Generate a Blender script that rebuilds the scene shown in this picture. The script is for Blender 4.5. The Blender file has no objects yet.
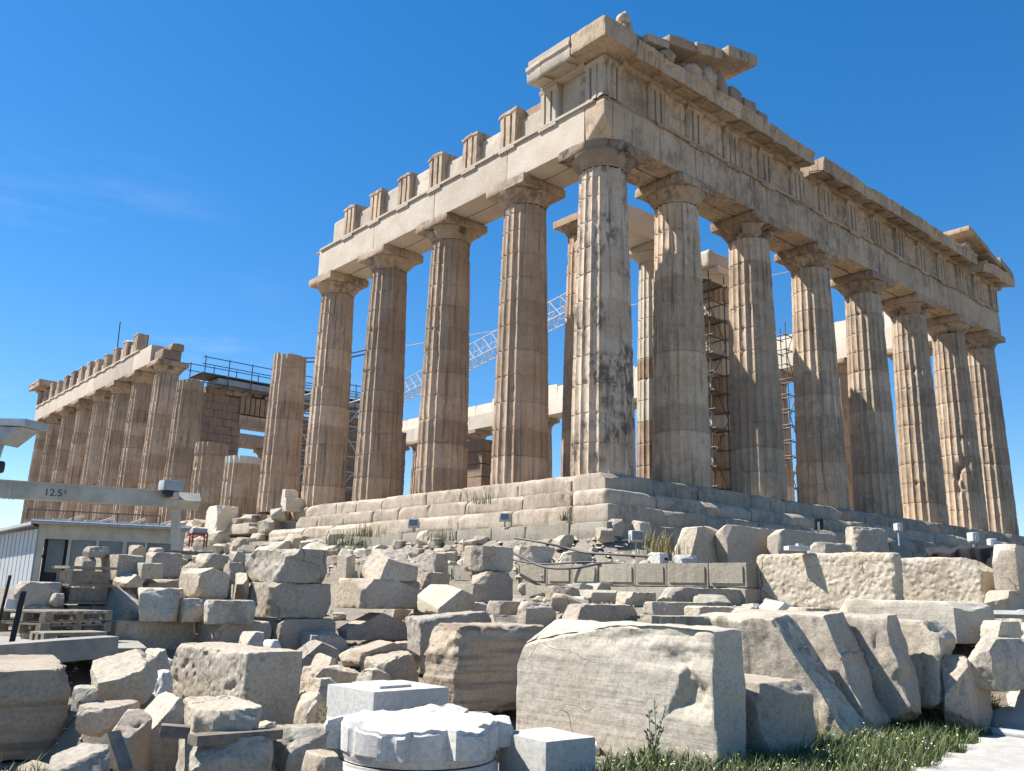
import bpy, bmesh, math, random
import numpy as np
from mathutils import Vector, Matrix

# ------------------------------------------------------------ camera, sky, sun
SC = bpy.context.scene
COL = SC.collection
YAW, PITCH, ROLL, FPX = 0.860328, 0.2316205, 0.0245770, 872.415
EYE = Vector((-17.6338, -16.4862, -3.28728))
cam = bpy.data.objects.new('camera', bpy.data.cameras.new('camera'))
COL.objects.link(cam)
fw = Vector((math.cos(PITCH)*math.cos(YAW), math.cos(PITCH)*math.sin(YAW), math.sin(PITCH)))
rt0 = Vector((math.sin(YAW), -math.cos(YAW), 0)); up0 = rt0.cross(fw)
rt = math.cos(ROLL)*rt0 + math.sin(ROLL)*up0
up = -math.sin(ROLL)*rt0 + math.cos(ROLL)*up0
M = Matrix.Identity(4)
for i in range(3):
    M[i][0], M[i][1], M[i][2], M[i][3] = rt[i], up[i], -fw[i], EYE[i]
cam.matrix_world = M
cam.data.sensor_fit = 'HORIZONTAL'; cam.data.sensor_width = 36
cam.data.lens = FPX*36/1024
cam.data.clip_start = 0.1; cam.data.clip_end = 9000
SC.camera = cam

SUN_AZ, SUN_EL = math.radians(128), math.radians(50.5)
world = bpy.data.worlds.new('World'); SC.world = world; world.use_nodes = True
wn, wl = world.node_tree.nodes, world.node_tree.links
wn.clear()
wo = wn.new('ShaderNodeOutputWorld'); bg = wn.new('ShaderNodeBackground')
sky = wn.new('ShaderNodeTexSky'); sky.sky_type = 'NISHITA'; sky.sun_disc = False
sky.sun_elevation = SUN_EL; sky.sun_rotation = math.pi/2 - SUN_AZ
sky.altitude = 150; sky.air_density = 0.9; sky.dust_density = 0.1; sky.ozone_density = 3.5
SKY_STRENGTH = 0.0735
bg.inputs['Strength'].default_value = SKY_STRENGTH
# thin cirrus, stretched sideways, only low in the sky
tc = wn.new('ShaderNodeTexCoord'); mp = wn.new('ShaderNodeMapping')
mp.inputs['Scale'].default_value = (2.2, 2.2, 11.0)
mp.inputs['Rotation'].default_value = (0.16, 0.1, 0.4)
nz = wn.new('ShaderNodeTexNoise'); nz.inputs['Scale'].default_value = 1.35
nz.inputs['Detail'].default_value = 7; nz.inputs['Roughness'].default_value = 0.62
rmp = wn.new('ShaderNodeMapRange'); rmp.inputs['From Min'].default_value = 0.47
rmp.inputs['From Max'].default_value = 0.80; rmp.inputs['To Max'].default_value = 0.5
mixc = wn.new('ShaderNodeMixRGB'); mixc.inputs['Color2'].default_value = (7.2, 7.8, 8.6, 1)
hsv = wn.new('ShaderNodeHueSaturation'); hsv.inputs['Saturation'].default_value = 1.49; hsv.inputs['Value'].default_value = 1.6
hsv.inputs['Hue'].default_value = 0.503
wl.new(tc.outputs['Generated'], mp.inputs['Vector']); wl.new(mp.outputs['Vector'], nz.inputs['Vector'])
wl.new(nz.outputs['Fac'], rmp.inputs['Value'])
dt = wn.new('ShaderNodeVectorMath'); dt.operation = 'DOT_PRODUCT'; dt.inputs[1].default_value = (.22, .94, .20)
r2 = wn.new('ShaderNodeMapRange'); r2.interpolation_type = 'SMOOTHSTEP'; r2.inputs['From Min'].default_value = .950; r2.inputs['From Max'].default_value = .998
m3 = wn.new('ShaderNodeMath'); m3.operation = 'MULTIPLY'
wl.new(tc.outputs['Generated'], dt.inputs[0]); wl.new(dt.outputs['Value'], r2.inputs['Value'])
wl.new(rmp.outputs['Result'], m3.inputs[0]); wl.new(r2.outputs['Result'], m3.inputs[1]); wl.new(m3.outputs[0], mixc.inputs['Fac'])
gm = wn.new('ShaderNodeGamma'); gm.inputs['Gamma'].default_value = 0.8
wl.new(sky.outputs['Color'], gm.inputs['Color']); wl.new(gm.outputs['Color'], hsv.inputs['Color']); wl.new(hsv.outputs['Color'], mixc.inputs['Color1'])
wl.new(mixc.outputs['Color'], bg.inputs['Color']); wl.new(bg.outputs['Background'], wo.inputs['Surface'])

sl = bpy.data.lights.new('sun', 'SUN'); sl.energy = 5.0; sl.angle = math.radians(0.53)
sl.color = (1.0, 0.955, 0.885)
sun = bpy.data.objects.new('sun', sl); COL.objects.link(sun)
sd = Vector((math.cos(SUN_EL)*math.cos(SUN_AZ), math.cos(SUN_EL)*math.sin(SUN_AZ), math.sin(SUN_EL)))
sun.rotation_euler = sd.to_track_quat('Z', 'Y').to_euler(); sun.location = (-40, 50, 60)

vs = SC.view_settings
vs.view_transform = 'Standard'; vs.look = 'None'; vs.gamma = 1; vs.use_curve_mapping = False
vs.exposure = 1.07

# ------------------------------------------------------------ helpers
RNG = np.random.RandomState(7)
random.seed(7)
_perm = RNG.permutation(256); _perm = np.concatenate([_perm, _perm, _perm])
_g = RNG.normal(size=(256, 3)); _g /= np.linalg.norm(_g, axis=1)[:, None]
def perlin(P):
    P = np.asarray(P, float); i = np.floor(P).astype(int); f = P - i; i = i & 255
    u = f*f*f*(f*(f*6-15)+10); out = 0
    for dx in (0, 1):
        wx = u[:, 0] if dx else 1-u[:, 0]
        for dy in (0, 1):
            wy = u[:, 1] if dy else 1-u[:, 1]
            for dz in (0, 1):
                wz = u[:, 2] if dz else 1-u[:, 2]
                h = _perm[_perm[_perm[(i[:, 0]+dx) & 255]+((i[:, 1]+dy) & 255)]+((i[:, 2]+dz) & 255)]
                g = _g[h]
                out = out + wx*wy*wz*(g[:, 0]*(f[:, 0]-dx)+g[:, 1]*(f[:, 1]-dy)+g[:, 2]*(f[:, 2]-dz))
    return out
def fbm(P, oct=3):
    s, a, t = 0, 1.0, 0
    for k in range(oct):
        s = s + a*perlin(P*2**k + 17.3*k); t += a; a *= .5
    return s/t*1.6

def make_mesh(name, V, F, mat=None, smooth=True, sharp=38):
    me = bpy.data.meshes.new(name)
    me.from_pydata([tuple(v) for v in np.asarray(V, float).tolist()], [], F if isinstance(F, list) else F.tolist())
    if smooth:
        me.polygons.foreach_set('use_smooth', [True]*len(me.polygons))
        try: me.set_sharp_from_angle(angle=math.radians(sharp))
        except Exception: pass
    if mat: me.materials.append(mat)
    me.update()
    return me
def link(name, me, parent=None, loc=(0, 0, 0), rot=(0, 0, 0), **props):
    o = bpy.data.objects.new(name, me); COL.objects.link(o)
    o.location = loc; o.rotation_euler = rot
    if parent: o.parent = parent
    for k, v in props.items(): o[k] = v
    return o
def thing(name, label, cat, loc=(0, 0, 0), rot=(0, 0, 0), group=None):
    o = link(name, None, None, loc, rot, label=label, category=cat)
    if group: o['group'] = group
    return o
def join(parts):
    Vs, Fs, n = [], [], 0
    for V, F in parts:
        V = np.asarray(V, float)
        Fs += [[int(a)+n for a in f] for f in F]
        Vs.append(V); n += len(V)
    return np.concatenate(Vs), Fs
def gridbox(h, res, cap=64):
    h = np.asarray(h, float)
    n = [int(max(1, min(cap, math.ceil(2*h[i]/res)))) for i in range(3)]
    P, Q = [], []
    for ax in range(3):
        a, b = (ax+1) % 3, (ax+2) % 3
        A, B = np.meshgrid(np.arange(n[a]+1), np.arange(n[b]+1), indexing='ij')
        for side in (0, 1):
            I = np.zeros(A.shape+(3,), int); I[..., ax] = side*n[ax]; I[..., a] = A; I[..., b] = B
            base = sum(len(x) for x in P); P.append(I.reshape(-1, 3))
            idx = base+np.arange(A.size).reshape(A.shape)
            q = np.stack([idx[:-1, :-1], idx[1:, :-1], idx[1:, 1:], idx[:-1, 1:]], -1).reshape(-1, 4)
            Q.append(q if side else q[:, ::-1])
    P = np.concatenate(P); Q = np.concatenate(Q)
    U, inv = np.unique(P, axis=0, return_inverse=True); inv = inv.reshape(-1)
    V = -h + 2*h*U/np.array(n)
    return V, inv[Q]
def worn(V, h, r0=.01, r1=.06, freq=1.3, seed=0, amp=.006, f2=3.0, cuts=(), oct=3):
    h = np.asarray(h, float); so = np.array([seed*3.17, seed*1.91, seed*7.3])
    t = np.clip(.5+fbm(V*freq+so, 3)*1.1, 0, 1)
    r = np.minimum(r0+(r1-r0)*t*t, .48*h.min())[:, None]
    q = np.clip(V, -(h-r), h-r); d = V-q; n = np.linalg.norm(d, axis=1)[:, None]+1e-9
    dr = d/n; p = q+dr*r
    for (nx, ny, nz_, dist) in cuts:
        N = np.array([nx, ny, nz_], float); N /= np.linalg.norm(N)
        s = p@N - dist - .04*h.min()*fbm(p*2.2/h.max()+so+5, 2)
        m = s > 0
        p[m] -= s[m, None]*N
    if amp: p = p + dr*(amp*fbm(p*f2+so+11, oct))[:, None]
    return p
def wblock(c, s, res=.15, seed=0, r0=.008, r1=.05, amp=.006, freq=1.3, f2=3., cuts=()):
    h = np.asarray(s, float)/2
    V, F = gridbox(h, res)
    return worn(V, h, r0, r1, freq, seed, amp, f2, cuts)+np.asarray(c, float), F
def box(c, s):
    V, F = gridbox(np.asarray(s, float)/2, 1e9)
    return V+np.asarray(c, float), F
def tube(a, b, r, n=8):
    a, b = np.asarray(a, float), np.asarray(b, float); d = b-a; d /= np.linalg.norm(d)
    s = np.cross(d, [0, 0, 1.]) if abs(d[2]) < .9 else np.cross(d, [1., 0, 0]); s /= np.linalg.norm(s); t = np.cross(d, s)
    an = np.arange(n)*2*math.pi/n
    ring = np.cos(an)[:, None]*s*r+np.sin(an)[:, None]*t*r
    V = np.concatenate([a+ring, b+ring])
    F = [[i, (i+1) % n, n+(i+1) % n, n+i] for i in range(n)]+[list(range(n))[::-1], list(range(n, 2*n))]
    return V, F
def cable(pts, r, n=6):
    P = np.asarray(pts, float); V, F = [], []
    an = np.arange(n)*2*math.pi/n
    for i, p in enumerate(P):
        d = P[min(i+1, len(P)-1)]-P[max(i-1, 0)]; d /= np.linalg.norm(d)
        s = np.cross(d, [0, 0, 1.]) if abs(d[2]) < .9 else np.cross(d, [1., 0, 0]); s /= np.linalg.norm(s); t = np.cross(d, s)
        V.append(p+np.cos(an)[:, None]*s*r+np.sin(an)[:, None]*t*r)
    for i in range(len(P)-1):
        for k in range(n): F.append([i*n+k, i*n+(k+1) % n, (i+1)*n+(k+1) % n, (i+1)*n+k])
    return np.concatenate(V), F
def curve3(pts, m=10):
    P = np.asarray(pts, float); P = np.concatenate([[2*P[0]-P[1]], P, [2*P[-1]-P[-2]]]); o = []
    for i in range(1, len(P)-2):
        for t in np.linspace(0, 1, m, endpoint=False):
            a, b, c, d = P[i-1:i+3]
            o.append(.5*((2*b)+(c-a)*t+(2*a-5*b+4*c-d)*t*t+(3*b-a-3*c+d)*t**3))
    o.append(P[-2]); return np.array(o)

# ------------------------------------------------------------ materials
def mat_base(name):
    m = bpy.data.materials.new(name); m.use_nodes = True
    n, l = m.node_tree.nodes, m.node_tree.links
    return m, n, l, n['Principled BSDF']
def noise(n, l, vec, scale, detail=5, rough=.6, sc3=None):
    if sc3 is not None:
        mp = n.new('ShaderNodeMapping'); mp.inputs['Scale'].default_value = sc3
        l.new(vec, mp.inputs['Vector']); vec = mp.outputs['Vector']
    t = n.new('ShaderNodeTexNoise'); t.inputs['Scale'].default_value = scale
    t.inputs['Detail'].default_value = detail; t.inputs['Roughness'].default_value = rough
    l.new(vec, t.inputs['Vector']); return t.outputs['Fac']
def ramp(n, l, v, a, b, lo=0., hi=1.):
    r = n.new('ShaderNodeMapRange'); r.interpolation_type = 'SMOOTHSTEP'
    for k, x in zip(('From Min', 'From Max', 'To Min', 'To Max'), (a, b, lo, hi)): r.inputs[k].default_value = x
    l.new(v, r.inputs['Value']); return r.outputs['Result']
def mix(n, l, fac, a, b, mode='MIX'):
    r = n.new('ShaderNodeMixRGB'); r.blend_type = mode
    for s, x in ((0, fac), (1, a), (2, b)):
        if isinstance(x, (int, float)): r.inputs[s].default_value = x
        elif isinstance(x, tuple): r.inputs[s].default_value = x+(1,)
        else: l.new(x, r.inputs[s])
    return r.outputs[0]
def stone_mat(name, a, b, dark, patch=.5, streak=.0, streak_axis=2, bands=0., crust=0., drum=0., crack=0., pit=0., bump=.35, rough=.85, fine=1., crust_col=(.055, .05, .047)):
    m, n, l, p = mat_base(name)
    tcn = n.new('ShaderNodeTexCoord'); oi = n.new('ShaderNodeObjectInfo')
    cb = n.new('ShaderNodeVectorMath'); cb.operation = 'SCALE'; cb.inputs[0].default_value = (37., 23., 51.)
    l.new(oi.outputs['Random'], cb.inputs['Scale'])
    ad = n.new('ShaderNodeVectorMath'); l.new(tcn.outputs['Object'], ad.inputs[0]); l.new(cb.outputs[0], ad.inputs[1])
    v = ad.outputs[0]
    big = noise(n, l, v, .9*fine, 4, .55); med = noise(n, l, v, 4.5*fine, 8, .68); fin = noise(n, l, v, 26*fine, 6, .7)
    c = mix(n, l, ramp(n, l, big, .36, .66), a, b)
    c = mix(n, l, ramp(n, l, med, .50, .74, 0, patch), c, dark)
    c = mix(n, l, ramp(n, l, fin, .40, .72, 0, .5), c, tuple(x*.55 for x in dark))
    spk = noise(n, l, v, 11*fine, 9, .75); c = mix(n, l, ramp(n, l, spk, .58, .70, 0, .35), c, tuple(min(1, x*1.15) for x in a))
    vm = n.new('ShaderNodeMapRange'); vm.inputs['To Min'].default_value = .84; vm.inputs['To Max'].default_value = 1.12
    l.new(oi.outputs['Random'], vm.inputs['Value'])
    hs = n.new('ShaderNodeHueSaturation'); l.new(c, hs.inputs['Color']); l.new(vm.outputs['Result'], hs.inputs['Value'])
    c = hs.outputs['Color']
    if streak:
        sc = [7., 7., 7.]; sc[streak_axis] = .35
        s = noise(n, l, v, 1.0, 6, .6, tuple(sc))
        c = mix(n, l, ramp(n, l, s, .50, .70, 0, streak), c, tuple(x*.55 for x in dark))
    if drum:                                                # each drum of a column weathered a little differently
        sx = n.new('ShaderNodeSeparateXYZ'); l.new(tcn.outputs['Object'], sx.inputs[0])
        dv = n.new('ShaderNodeMath'); dv.operation = 'DIVIDE'; dv.inputs[1].default_value = .873; l.new(sx.outputs['Z'], dv.inputs[0])
        fl = n.new('ShaderNodeMath'); fl.operation = 'FLOOR'; l.new(dv.outputs[0], fl.inputs[0])
        a2 = n.new('ShaderNodeMath'); a2.operation = 'MULTIPLY_ADD'; a2.inputs[1].default_value = 91.7; l.new(oi.outputs['Random'], a2.inputs[0]); l.new(fl.outputs[0], a2.inputs[2])
        wn_ = n.new('ShaderNodeTexWhiteNoise'); wn_.noise_dimensions = '1D'; l.new(a2.outputs[0], wn_.inputs['W'])
        h2 = n.new('ShaderNodeHueSaturation'); l.new(c, h2.inputs['Color'])
        l.new(ramp(n, l, wn_.outputs['Value'], 0, 1, 1-drum, 1+drum*.5), h2.inputs['Value']); c = h2.outputs['Color']
    bandv = None
    if bands:
        bandv = noise(n, l, v, 1.0, 5, .55, (.5, .5, 9.))
        c = mix(n, l, ramp(n, l, bandv, .45, .66, 0, bands), c, tuple(x*.62 for x in dark))
    if crust:
        k1 = noise(n, l, v, .8, 5, .62); k2 = noise(n, l, v, 5., 7, .7, (1, 1, .45))
        mu = n.new('ShaderNodeMath'); mu.operation = 'MULTIPLY'
        l.new(ramp(n, l, k1, .44, .60), mu.inputs[0]); l.new(ramp(n, l, k2, .42, .56), mu.inputs[1])
        m2 = n.new('ShaderNodeMath'); m2.operation = 'MULTIPLY'; m2.inputs[1].default_value = crust
        l.new(mu.outputs[0], m2.inputs[0]); c = mix(n, l, m2.outputs[0], c, crust_col)
    ckv = None
    if crack:                                               # sparse hairline cracks
        nv = n.new('ShaderNodeTexNoise'); nv.inputs['Scale'].default_value = 2.6; nv.inputs['Detail'].default_value = 6; l.new(v, nv.inputs['Vector'])
        vv = n.new('ShaderNodeVectorMath'); vv.operation = 'MULTIPLY_ADD'; vv.inputs[1].default_value = (.28, .28, .28); l.new(nv.outputs['Color'], vv.inputs[0]); l.new(v, vv.inputs[2])
        mp2 = n.new('ShaderNodeMapping'); mp2.inputs['Scale'].default_value = (.9, .75, 1.6); mp2.inputs['Rotation'].default_value = (.45, .25, .3); l.new(vv.outputs[0], mp2.inputs['Vector'])
        vo2 = n.new('ShaderNodeTexVoronoi'); vo2.feature = 'DISTANCE_TO_EDGE'; vo2.inputs['Scale'].default_value = 1.15; l.new(mp2.outputs['Vector'], vo2.inputs['Vector'])
        ck = ramp(n, l, vo2.outputs['Distance'], .002, .009, 1, 0); gate = ramp(n, l, noise(n, l, v, .9, 3, .5), .53, .60)
        mm = n.new('ShaderNodeMath'); mm.operation = 'MULTIPLY'; l.new(ck, mm.inputs[0]); l.new(gate, mm.inputs[1])
        m4 = n.new('ShaderNodeMath'); m4.operation = 'MULTIPLY'; m4.inputs[1].default_value = crack; l.new(mm.outputs[0], m4.inputs[0])
        ckv = m4.outputs[0]; c = mix(n, l, ckv, c, (.07, .055, .04))
    l.new(c, p.inputs['Base Color']); p.inputs['Roughness'].default_value = rough
    p.inputs['Specular IOR Level'].default_value = .25
    ht = mix(n, l, .5, mix(n, l, .35, med, fin), spk)
    if bandv is not None: ht = mix(n, l, .5, ht, bandv)
    if pit:
        vo = n.new('ShaderNodeTexVoronoi'); vo.inputs['Scale'].default_value = 9.; l.new(v, vo.inputs['Vector'])
        wv = mix(n, l, .25, vo.outputs['Distance'], med)
        ht = mix(n, l, pit, ht, ramp(n, l, wv, .1, .5))
    if ckv is not None: ht = mix(n, l, ckv, ht, (0., 0., 0.))
    bp = n.new('ShaderNodeBump'); bp.inputs['Strength'].default_value = bump; bp.inputs['Distance'].default_value = .06
    l.new(ht, bp.inputs['Height']); l.new(bp.outputs['Normal'], p.inputs['Normal'])
    return m
def plain(name, col, rough=.5, metal=0., var=.25, scale=6.):
    m, n, l, p = mat_base(name); tcn = n.new('ShaderNodeTexCoord')
    f = noise(n, l, tcn.outputs['Object'], scale, 6, .65)
    c = mix(n, l, ramp(n, l, f, .35, .7, 0, 1), col, tuple(x*(1-var) for x in col))
    l.new(c, p.inputs['Base Color']); p.inputs['Roughness'].default_value = rough; p.inputs['Metallic'].default_value = metal
    return m
MT = {}
MT['column'] = stone_mat('weathered_column_marble', (0.516, 0.391, 0.284), (0.439, 0.31, 0.206), (0.284, 0.202, 0.142), .65, streak=.78, drum=.20, bump=.4)
MT['crust'] = stone_mat('crusted_column_marble', (0.567, 0.442, 0.321), (0.493, 0.367, 0.251), (0.326, 0.242, 0.167), .7, streak=.75, crust=.28, drum=.18, bump=.35)
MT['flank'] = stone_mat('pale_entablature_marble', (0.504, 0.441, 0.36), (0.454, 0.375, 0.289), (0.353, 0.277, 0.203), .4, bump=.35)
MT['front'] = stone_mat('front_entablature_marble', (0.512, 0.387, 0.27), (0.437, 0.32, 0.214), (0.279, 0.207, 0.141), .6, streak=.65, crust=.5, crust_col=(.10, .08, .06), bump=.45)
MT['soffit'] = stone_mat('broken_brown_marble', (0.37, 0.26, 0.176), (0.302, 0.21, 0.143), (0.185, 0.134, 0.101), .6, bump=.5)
MT['step'] = stone_mat('worn_step_marble', (0.488, 0.412, 0.325), (0.424, 0.345, 0.261), (0.288, 0.227, 0.166), .6, streak=.35, crust=.5, crust_col=(.13, .10, .075), bump=.5, crack=.6)
MT['new'] = stone_mat('fresh_white_marble', (0.552, 0.531, 0.489), (0.512, 0.492, 0.447), (0.4, 0.378, 0.338), .5, streak=.12, bump=.25, rough=.75, crack=.25)
MT['capital'] = stone_mat('stained_capital_marble', (0.465, 0.353, 0.251), (0.372, 0.27, 0.186), (0.223, 0.167, 0.121), .65, streak=.4, crust=.6, crust_col=(.09, .07, .05), bump=.5)
MT['smooth'] = stone_mat('smooth_grained_marble', (0.504, 0.451, 0.366), (0.462, 0.406, 0.318), (0.353, 0.298, 0.222), .5, bands=.10, bump=.55, crack=.6)
MT['corner'] = stone_mat('black_crusted_column_marble', (.55, .44, .33), (.47, .36, .26), (.31, .24, .17), .65, streak=.7, drum=.1, crust=.9, crust_col=(.10, .08, .068), bump=.4)
MT['corner_cap'] = stone_mat('blackened_capital_marble', (.34, .26, .19), (.26, .19, .14), (.15, .12, .09), .7, crust=1., crust_col=(.06, .05, .042), bump=.6)
MT['repair'] = stone_mat('pale_repair_marble', (.62, .56, .46), (.57, .50, .395), (.45, .38, .295), .3, bump=.2)
MT['poros'] = stone_mat('grey_foundation_stone', (0.352, 0.317, 0.254), (0.304, 0.272, 0.214), (0.208, 0.182, 0.138), .6, streak=.3, bump=.5)
MT['wall'] = stone_mat('burnt_brown_wall_marble', (0.32, 0.224, 0.152), (0.272, 0.192, 0.136), (0.176, 0.128, 0.096), .6, streak=.5, bump=.45)
MT['warm'] = stone_mat('tan_fallen_marble', (0.48, 0.416, 0.332), (0.424, 0.348, 0.26), (0.288, 0.224, 0.164), .6, bump=.65, crack=.6)
MT['pale'] = stone_mat('pale_fallen_marble', (0.521, 0.46, 0.362), (0.454, 0.39, 0.294), (0.319, 0.265, 0.195), .55, bump=.6, crack=.6)
MT['grey'] = stone_mat('grey_lichened_marble', (0.454, 0.406, 0.33), (0.386, 0.337, 0.268), (0.235, 0.206, 0.162), .65, crust=.4, bump=.7, crust_col=(0.12, 0.108, 0.0882), crack=.6)
MT['brown'] = stone_mat('shaded_brown_marble', (0.432, 0.368, 0.292), (0.376, 0.308, 0.236), (0.264, 0.208, 0.16), .55, bump=.55, crack=.6)  # brown marble, with the shade on sunless blocks put into its colour
MT['band'] = stone_mat('banded_schist_marble', (0.432, 0.364, 0.28), (0.384, 0.308, 0.224), (0.28, 0.212, 0.148), .45, bands=.75, bump=.8)
MT['pit'] = stone_mat('pitted_tooled_marble', (0.504, 0.443, 0.35), (0.437, 0.368, 0.276), (0.286, 0.234, 0.166), .5, pit=.3, bump=.8, crack=.6)
MT['vein'] = stone_mat('veined_leaning_marble', (0.487, 0.427, 0.334), (0.42, 0.353, 0.264), (0.269, 0.226, 0.171), .55, streak=.7, crust=.4, bump=.7, crust_col=(0.11, 0.0936, 0.0714), crack=.6)
MT['pipe'] = plain('dusty_grey_pipe', (0.336, 0.336, 0.328), .6)
MT['white_paint'] = plain('white_painted_steel', (0.528, 0.528, 0.512), .45)
MT['grey_paint'] = plain('grey_painted_steel', (0.336, 0.36, 0.376), .5)
MT['beam_paint'] = plain('weathered_cream_steel', (0.48, 0.456, 0.384), .5, var=.3, scale=2.)
MT['rust'] = plain('dark_scaffold_steel', (.10, .09, .085), .6, .4)
MT['black'] = plain('black_rubber', (.02, .02, .022), .6)
MT['tarp'] = plain('black_tarpaulin', (.016, .017, .02), .85)
MT['wood'] = plain('grey_weathered_wood', (0.288, 0.24, 0.176), .85, var=.45, scale=14.)
MT['greywood'] = plain('dark_grey_timber', (0.192, 0.164, 0.128), .9, var=.4, scale=12.)
MT['red'] = plain('red_paint', (.30, .03, .025), .5)
MT['blue'] = plain('blue_cloth', (.12, .28, .55), .8)
MT['concrete'] = plain('grey_concrete', (0.296, 0.272, 0.236), .9, var=.3, scale=5.)
MT['glass'] = plain('window_glass', (.13, .16, .19), .12, var=.3, scale=1.5)
MT['dark'] = plain('dark_interior', (.035, .035, .035), .7)
MT['ink'] = plain('black_lettering', (.02, .02, .02), .6)
MT['roofsheet'] = plain('pale_corrugated_sheet', (0.464, 0.48, 0.48), .5, var=.15, scale=1.)
MOUNDS = [(-14.56, -7.23, 0.22, -4.29), (-8.31, -9.19, 0.15, -3.79), (-6.58, -9.24, 0.15, -3.54), (-7.53, -2.55, 0.15, -3.36), (-11.78, -0.05, 0.15, -3.16), (-10.86, 0.03, 0.19, -2.95), (-10.09, 0.64, 0.13, -2.82), (-1.55, -4.4, 0.2, -2.68), (0.94, -5.44, 0.15, -2.51), (-1.96, -7.72, 0.15, -2.48), (-0.83, -7.84, 0.16, -2.38)]
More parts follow.
